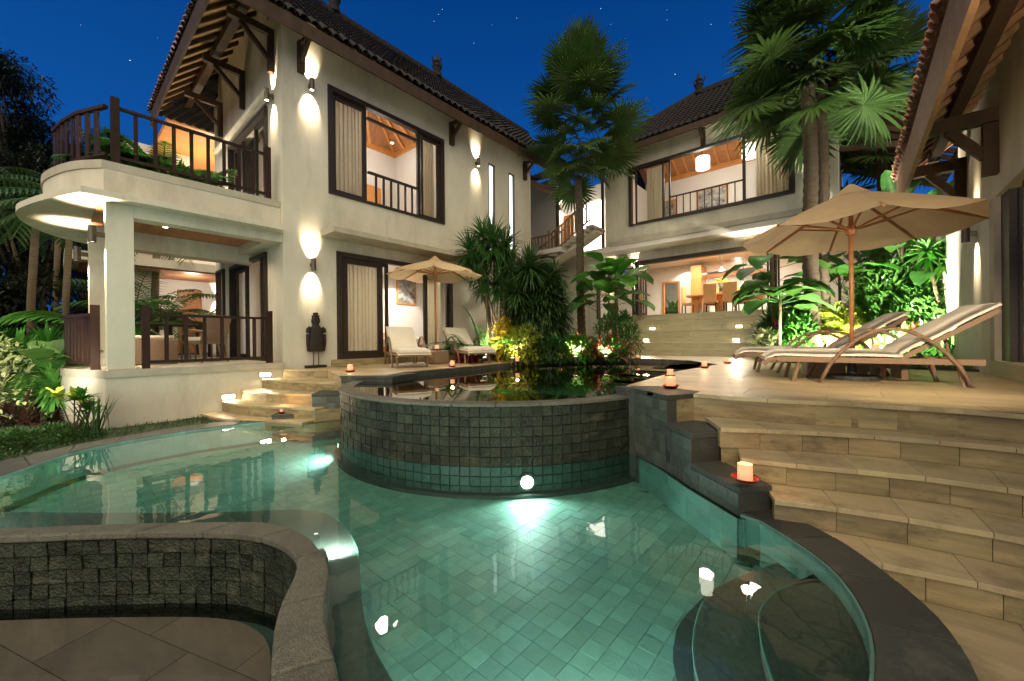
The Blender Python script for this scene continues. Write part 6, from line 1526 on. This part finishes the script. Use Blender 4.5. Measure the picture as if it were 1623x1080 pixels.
leafy(tuple(G(1325, 8.9, .03)), .55, .3, 1.15, 900, 'yellow green leafy shrub behind the parasol pole', 'leaf_lime', 61, .12, .05)
wt_ = thing('tree_guard', 'pale wood stump glaring white in the garden spotlight', 'stump', tuple(G(1322, 8.75, 0))); q = G(1318, 8.8, 0)
MB().tube([q, q + Vector((.02, 0, .5)), q + Vector((-.03, .02, 1.0))], [.13, .10, .12], 9).build('stump_body', 'white_paint', wt_, smooth=True)
leafy(tuple(G(1420, 8.8, .03)), 1.0, .6, 2.0, 4200, 'big dense glossy green shrub behind the near loungers', 'leaf_shade', 62, .21, .06)
leafy(tuple(G(1385, 8.9, .03)), .7, .5, 1.2, 1700, 'mid green bush behind the back of the far near lounger', 'leaf_bright', 63, .15, .05)
leafy(tuple(G(1490, 8.0, .03)), .8, .5, 1.5, 3000, 'dense green bush against the pavilion wall', 'leaf_shade', 64, .2, .05)
dracaena(tuple(G(1500, 7.9, .03)), [(hp(1500, 415, 7.7), 1.0), (hp(1525, 445, 7.6), .9), (hp(1470, 400, 7.8), .95)], 'vivid green spiky dracaena glowing by the pavilion wall lamp', 'leaf_bright', 65, .42, .045, 70)
dracaena(tuple(G(1525, 7.7, .03)), [(hp(1530, 420, 7.6), .9), (hp(1515, 470, 7.6), .95), (hp(1535, 490, 7.5), .8)], 'dark spiky dracaena leaning from the pavilion wall', 'leaf_dark', 66, .42, .04, 70)
blades(tuple(G(1540, 7.0, .03)), 120, .85, .055, 'clump of long bright green sword leaves behind the nearest lounger back', 'leaf_bright', 67, .18, (55, 88), droop=.5)
blades(tuple(G(1410, 8.0, .03)), 60, .8, .07, 'sword leaved plant rising between the two near lounger backs', 'leaf_bright', 68, .15, (55, 88))
blades(tuple(G(1440, 8.0, .5)), 22, .35, .07, 'small red orange flowered plant behind the loungers', 'leaf_red', 69, .12, (40, 88), 'cordyline')
for i, (px, w_, n, h, m_) in enumerate(((1430, 8.6, 8, 2.7, 'leaf_mid'), (1480, 8.3, 8, 2.25, 'leaf_mid'), (1400, 9.8, 7, 3.0, 'leaf_dark'), (1450, 9.6, 8, 3.1, 'leaf_mid'))):
    bigleaf(tuple(G(px, w_, .1)), n,  .95, .45, h, ['big leaved plant rising behind the dense dark shrub', 'big leaved plant near the pavilion wall lamp', 'dark big leaved plant behind the parasol canopy', 'banana like plant showing above the parasol canopy'][i], m_, 70 + i, (5, 70))
leafy(tuple(G(1385, 12.5, 3.0)), .8, .6, 1.1, 500, 'small leaved tree crown against the sky below the porch roof', 'leaf_black', 75, .2, .05, name='tree', cat='tree')
leafy(tuple(G(1260, 10.4, .05)), .8, .5, 1.4, 1400, 'dark green shrub at the foot of the double palm', 'leaf_mid', 76, .2, .06)
uplight(1323, 8.3, .03, 130, 'garden spotlight blazing at the foot of the double palm', hp(1318, 420, 8.8), col=(1, .96, .85))
uplight(1290, 8.0, .03, 110, 'garden spotlight beside the glossy shrub', hp(1262, 470, 8.9))
uplight(1375, 7.9, .03, 230, 'garden spotlight behind the far near lounger', hp(1390, 420, 9.0))
uplight(1450, 7.2, .03, 260, 'garden spotlight under the dense dark shrub', hp(1440, 400, 8.6))
uplight(1445, 6.9, .03, 60, 'garden spotlight in the sword leaf clump', hp(1478, 420, 7.8), spot=70)
lamp('SPOT', 'palm_wash', tuple(G(1262, 7.6, .3)), 380, (1, 1, .55), .1, target=hp(1225, 150, 8.6), spot=52, blend=.8)  # added spot without a fitting, brightens the double palm's fronds
lamp('SPOT', 'palm_wash', tuple(G(930, 9.6, .3)), 30, (1, .95, .75), .1, target=hp(925, 250, 11.6), spot=60, blend=.8)  # added weak spot on the tall palm, no fitting

# ================================================================== LEFT GARDEN
zg = -.70
leafy(tuple(G(55, 5.0, zg - .12)), .75, .6, .26, 3000, 'low rounded mound of fine dark green hedge plants by the pool', 'leaf_mid', 80, .06, .018, droop=.3)
leafy(tuple(G(-20, 4.6, zg - .12)), .8, .6, .26, 2600, 'low fine leaved mound at the left border of the pool', 'leaf_mid', 81, .06, .018, droop=.3)
random.seed(82); gm = MB()
for k in range(16000):
    q = Vector((random.uniform(-13, -6.6), random.uniform(-3.5, 2.7), zg - .02))
    if inside((q.x, q.y), bed) and not inside((q.x, q.y), [(p[0], p[1]) for p in c3] + [(-8.2, 2.85)]): blade(gm, q, rnd_dir(25, 85), random.uniform(.03, .08), .014, .5, 2, .3)
tag(gm.build('ground_cover', 'leaf_dark'), 'low dark ground cover between the pool edge and the terrace wall', 'ground cover', kind='stuff')
q = P(118, 690, z=zg); 
for i, (dx_, dy_, h, s_) in enumerate(((0, 0, .42, 1),)):
    tt = thing('young_croton', 'small bright yellow green shrub against the curved terrace wall', 'shrub', (q.x, q.y, zg)); random.seed(83)
    for k in range(6):
        hd = Vector((q.x + random.uniform(-.24, .24), q.y + random.uniform(-.2, .2), zg + random.uniform(.3, .52))); MB().tube([(q.x + random.uniform(-.05, .05), q.y, zg), hd], .008, 5).build('stem', 'bark', tt)
        mb = MB(); rosette(mb, hd, 15, .20, .055, (0, 80), .5); mb.build('leaf_head', 'leaf_lime' if k % 2 else 'leaf_bright', tt)
q = P(152, 690, z=zg); blades((q.x, q.y, zg), 26, .55, .02, 'thin wispy grass tuft beside the small yellow green shrub', 'leaf_dark', 84, .05, (65, 88), 'grass_tuft')
blades(tuple(G(52, 6.2, zg)), 150, .62, .045, 'dark purple leaved cordyline left of the curved terrace wall', 'leaf_purple', 85, .22, (0, 75), 'cordyline')
bigleaf(tuple(G(78, 6.4, zg)), 7, .5, .5, 1.0, 'large round green leaf plant by the end of the terrace', 'leaf_mid', 86, (10, 60))
leafy(tuple(G(-28, 5.9, zg)), .50, .5, 1.25, 900, 'pale variegated leaf shrub at the left picture edge', 'leaf_varieg', 87, .11, .045)
for i, (px, w_, z_, s_) in enumerate(((30, 6.6, .1, 1.2), (75, 7.2, .25, 1.2), (5, 7.0, .3, 1.1), (55, 6.4, -.1, 1.0))):
    b_ = G(px, w_, zg); dracaena(tuple(b_), [(Vector((b_.x, b_.y, z_ + .15)), s_), (Vector((b_.x + .3, b_.y + .2, z_ - .1)), s_), (Vector((b_.x - .35, b_.y + .1, z_ - .05)), s_)], ['glossy strap leaved shrub in the middle of the left planting', 'glossy strap leaved shrub against the dark terrace rail', 'glossy strap leaved shrub high at the left edge', 'lower glossy strap leaved shrub above the purple plant'][i], 'leaf_shade', 90 + i, .46, .06, 90)
areca(tuple(G(150, 7.9, .75)), 12, 1.5, 'bright green feather palm spreading above the curved terrace rail', 'leaf_bright', 95, (15, 65), .07, rl=.42)
areca(tuple(G(255, 11.3, .9)), 12, 2.0, 'feather palm seen through the terrace between pillar and rail', 'leaf_mid', 96, (25, 75), .06)
areca(tuple(G(310, 12.0, .9)), 9, 1.7, 'feather palm beyond the terrace near the far door', 'leaf_mid', 97, (25, 75), .06)
areca(tuple(G(212, 12.0, 1.0)), 11, 2.2, 'dark feather palm behind the white pillar', 'leaf_dark', 98, (25, 75), .06)
# potted plants on the balcony
pp = P(225, 290, x=-9.4); 
areca((-9.35, 1.2, 3.15), 15, 1.15, 'bright green feather palm in the balcony planter behind the rail', 'leaf_bright', 99, (50, 88), .05)
areca((-9.2, .75, 3.15), 14, .9, 'smaller green feather palm at the corner of the balcony', 'leaf_mid', 100, (50, 88), .045)
areca((-9.1, 1.8, 3.1), 14, .85, 'low green palm leaves along the inner side of the balcony rail', 'leaf_mid', 101, (45, 85), .045)
leafy((-8.75, 1.3, 3.05), .25, .9, .45, 900, 'low planting along the balcony edge', 'leaf_mid', 102, .14, .04)
lamp('SPOT', 'balcony_fill', (-8.6, 2.4, 5.0), 110, (1, .85, .6), .1, target=(-9.2, 1.0, 3.2), spot=90, blend=.8)  # added fill spot with no fitting, brightens the balcony plants
# slim trunks and dark trees
for i, (px, w_, h_, r_) in enumerate(((50, 10, 4.5, .09), (105, 9, 4.5, .07), (245, 13, 5, .12), (90, 12, 6, .08))):
    q = G(px, w_, zg); tr_ = thing('slim_palm_trunk', ['leaning slim trunk in the dark left garden', 'straight slim trunk left of the terrace pillars', 'straight trunk seen through the terrace opening', 'far slim trunk in the dark left garden'][i], 'tree', tuple(q)); MB().tube([q, q + Vector((.1, 0, h_ * .5)), q + Vector((0, .1, h_))], [r_, r_ * .9, r_ * .8], 8).build('trunk', 'bark', tr_, smooth=True)
    random.seed(i); 
    for k in range(10):
        mb = MB(); top = q + Vector((0, .1, h_)); d = rnd_dir(-10, 60); pts = [top]; p = top.copy()
        for s_ in range(8): d = (d + Vector((0, 0, -.16))).normalized(); p = p + d * .24; pts.append(p.copy())
        mb.tube(pts, .012, 4)
        for s_ in range(36):
            u = s_ / 36 * 8; j = min(7, int(u)); qq = pts[j].lerp(pts[j + 1], u - j); ax = (pts[j + 1] - pts[j]).normalized(); sd_ = ax.cross(Vector((0, 0, 1))).normalized() if abs(ax.z) < .98 else Vector((1, 0, 0)); blade(mb, qq, sd_ * (1 if s_ % 2 else -1) + ax * .6, .38, .05, .8, 3)
        mb.build('frond', 'leaf_dark', tr_)
def big_tree(px, w_, z_base, trunk_h, cr, ch_, n, label, seed, m='leaf_black'):
    random.seed(seed); q = G(px, w_, z_base); t = thing('tree', label, 'tree', tuple(q)); MB().tube([q, q + Vector((.1, .1, trunk_h * .6)), q + Vector((0, 0, trunk_h))], [.28, .2, .14], 9).build('trunk', 'bark', t, smooth=True)
    cl = [(q + Vector((random.uniform(-1, 1) * cr * .75, random.uniform(-1, 1) * cr * .75, trunk_h + random.uniform(.0, 1) * ch_)), random.uniform(.35, .75) * cr * .62) for _ in range(22)]
    lim = MB()
    for c_, r_ in cl: lim.tube([q + Vector((0, 0, trunk_h * .7)), (q + Vector((0, 0, trunk_h))).lerp(c_, .5), c_], [.09, .05, .02], 5)
    lim.build('limb', 'bark', t); mb = MB()
    for k in range(n):
        c_, r_ = cl[k % len(cl)]; d = rnd_dir(-60, 90); p = c_ + Vector((d.x, d.y, d.z * .7)) * r_ * random.random() ** .4; blade(mb, p, d + rnd_dir(-50, 50), random.uniform(.16, .30), .11, .6, 1, .2)
    mb.build('crown', m, t); return t
big_tree(25, 17, -1.3, 7.6, 3.1, 5.6, 17000, 'tall dark tree at the far left against the evening sky', 110)
big_tree(-60, 14, -1.3, 4.6, 2.8, 4.6, 10000, 'dark tree crown filling the left picture edge', 111)
big_tree(130, 19, -1.3, 7.6, 3.0, 4.0, 14000, 'dark tree rising behind the balcony rail', 112)
big_tree(60, 13, -1.3, 2.6, 2.4, 4.2, 12000, 'dark leafy tree under the balcony canopy', 113)
big_tree(160, 16, -1.3, 1.8, 2.0, 3.4, 7000, 'dark leafy tree just left of the terrace pillars', 114)
big_tree(-20, 10.5, -1.3, .8, 1.7, 2.6, 7000, 'dark shrubby tree beyond the glossy strap leaved shrubs', 115)
lamp('SPOT', 'left_garden_wash', tuple(G(60, 4.9, .1)), 110, (1, .97, .8), .2, target=G(50, 7.0, .35), spot=85, blend=.9)  # added fill for the left shrubs, no fitting modelled

# ================================================================== FAR WING behind the terrace
H4 = thing('far_wing', 'white lit wing of the villa seen through the terrace and under the balcony roof', 'house', (-19, 4, 0))
MB().box(-19.2, -19.0, 1.3, 12, -.3, 7.6).build('wall', 'plaster_in', H4)
for (y0_, y1_, lab) in ((1.5, 2.1, ''), (5.0, 5.6, '')): MB().box(-18.0, -17.4, y0_, y1_, .1, 2.9).build('pillar', 'plaster', H4)
MB().box(-19.0, -16.4, .2, 9, 2.9, 3.15).build('slab', 'plaster', H4); MB().box(-19.0, -16.6, .4, 9, -.3, .1).build('floor', 'plaster_trim', H4)
MB().box(-19.0, -16.6, .5, 9, 2.86, 2.899).build('wood_soffit', 'teak', H4)
MB().box(-18.99, -18.9, 3.0, 3.7, .11, 2.5).build('door', 'teak', H4)
MB().box(-19.0, -15.0, 2.2, 12, 7.0, 7.15).build('roof_soffit', 'orange_wood', H4)
roof_plane((-14.8, 2.0, 7.2), (-14.8, 12, 7.2), (-19, 12, 9.6), (-19, 4.5, 9.6), H4, cols=30, rows=8)
MB().box(-17.6, -17.4, 2.7, 3.2, 3.0, 6.99).build('pillar', 'plaster', H4)
MB().box(-14.0, -13.0, 3.4, 3.55, 3.0, 5.9).build('side_wall', 'plaster', H4)
for (y_, z_) in ((1.8, 2.3), (4.2, 2.3)): sconce((-19.0, y_, z_), (1, 0, 0), ['wall lamp on the far wing left of the palm stem', 'wall lamp on the far wing near the far door'][int(y_ > 3)], power=26)
lamp('POINT', 'wing_light', (-17.6, 3.2, 2.4), 25, (1, .88, .7), .2, parent=H4); lamp('POINT', 'wing_light', (-16.6, 3.6, 5.6), 130, (1, .80, .55), .2, parent=H4)
lamp('POINT', 'balcony_lamp', (-11.6, 2.45, 3.95), 60, (1, .86, .64), .05)
bl = thing('wall_lamp', 'glaring round lamp low at the back of the balcony', 'wall lamp', (-11.6, 2.75, 3.8)); MB().lathe([(.001, .06), (.05, .03), (.06, 0), (.05, -.03), (.001, -.06)], (-11.6, 2.68, 3.8), 12).build('globe', 'lamp_on', bl); MB().bar((-11.6, 2.86, 3.8), (-11.6, 2.72, 3.8), .04, .04).build('bracket', 'bronze', bl)
# terrace furniture: rattan armchairs and box sofa
def arm_chair(label):
    t = thing('rattan_chair', label, 'chair', (0, 0, 0), 'rattan chairs on the terrace'); MB().box(-.26, .26, -.24, .26, .36, .42).build('seat', 'rattan', t); MB().box(-.24, .24, -.22, .24, .422, .50).build('cushion', 'cushion', t, bevel=.02)
    m_ = MB(); m_.add([(-.24, .24, .42), (.24, .24, .42), (.22, .40, .92), (-.22, .40, .92), (-.24, .27, .42), (.24, .27, .42), (.22, .43, .92), (-.22, .43, .92)], [(0, 3, 2, 1), (4, 5, 6, 7), (0, 1, 5, 4), (1, 2, 6, 5), (2, 3, 7, 6), (3, 0, 4, 7)]); m_.build('backrest', 'rattan', t)
    for s_ in (-1, 1):
        MB().tube([(s_ * .27, -.24, 0), (s_ * .28, -.26, .45), (s_ * .28, -.15, .62), (s_ * .27, .1, .64), (s_ * .25, .33, .60)], .018, 6).build('arm', 'rattan', t, smooth=True)
        MB().tube([(s_ * .24, .22, .4), (s_ * .24, .3, 0)], .018, 6).build('leg', 'rattan', t)
    return t
ac = arm_chair('rattan armchair with cushion, right of the box sofa behind the terrace rail'); ac.location = (-9.7, 1.95, .131); ac.rotation_euler = (0, 0, R(-70))
dup(ac, (-10.8, 2.2, .131), R(-20), 'second rattan armchair further back on the terrace'); dup(ac, (-10.9, 2.0, 3.16), R(-60), 'rattan chair on the balcony near the bedroom door')
sfa = thing('box_sofa', 'tan box shaped woven sofa on the terrace behind the rail', 'sofa', (-9.9, 1.1, .13)); MB().box(-10.25, -9.45, .85, 1.5, .131, .60).build('sofa_body', 'rattan', sfa, bevel=.03); MB().box(-10.2, -9.5, .9, 1.45, .602, .66).build('cushion', 'cushion', sfa, bevel=.02)
# ================================================================== STARS
random.seed(9); stm = MB()
for px, py, s_ in ((206, 96, 1.3), (701, 15, 1), (695, 23, .9), (688, 34, .9), (819, 29, 1), (751, 69, .9), (952, 14, 1), (968, 39, .7), (1057, 16, .7), (1057, 32, .8), (1127, 39, 1), (1070, 118, 1.5), (780, 40, .5), (829, 78, .5), (560, 60, .6), (128, 40, .5), (250, 60, .4), (900, 60, .5)):
    c = EYE + _ray(px, py).normalized() * 400; r_ = .19 * s_
    stm.add([c + Vector((r_, 0, 0)), c + Vector((-r_, 0, 0)), c + Vector((0, r_, 0)), c + Vector((0, -r_, 0)), c + Vector((0, 0, r_)), c + Vector((0, 0, -r_))], [(0, 2, 4), (2, 1, 4), (1, 3, 4), (3, 0, 4), (2, 0, 5), (1, 2, 5), (3, 1, 5), (0, 3, 5)])
tag(stm.build('stars', emis('star', (.8, .9, 1), 1.6)), 'faint stars in the blue evening sky', 'stars', kind='stuff')

# ---- greenery beyond the dining room's far door
areca((P(1064, 470, y=19.2).x, 19.2, ZD), 9, 1.5, 'green palm seen through the far dining room door', 'leaf_mid', 130, (55, 88), .05)
leafy((P(1067, 470, y=18.8).x, 18.8, ZD), .3, .3, .7, 260, 'low bright plant just outside the far dining room door', 'leaf_bright', 131, .2, .06)
# glimpse
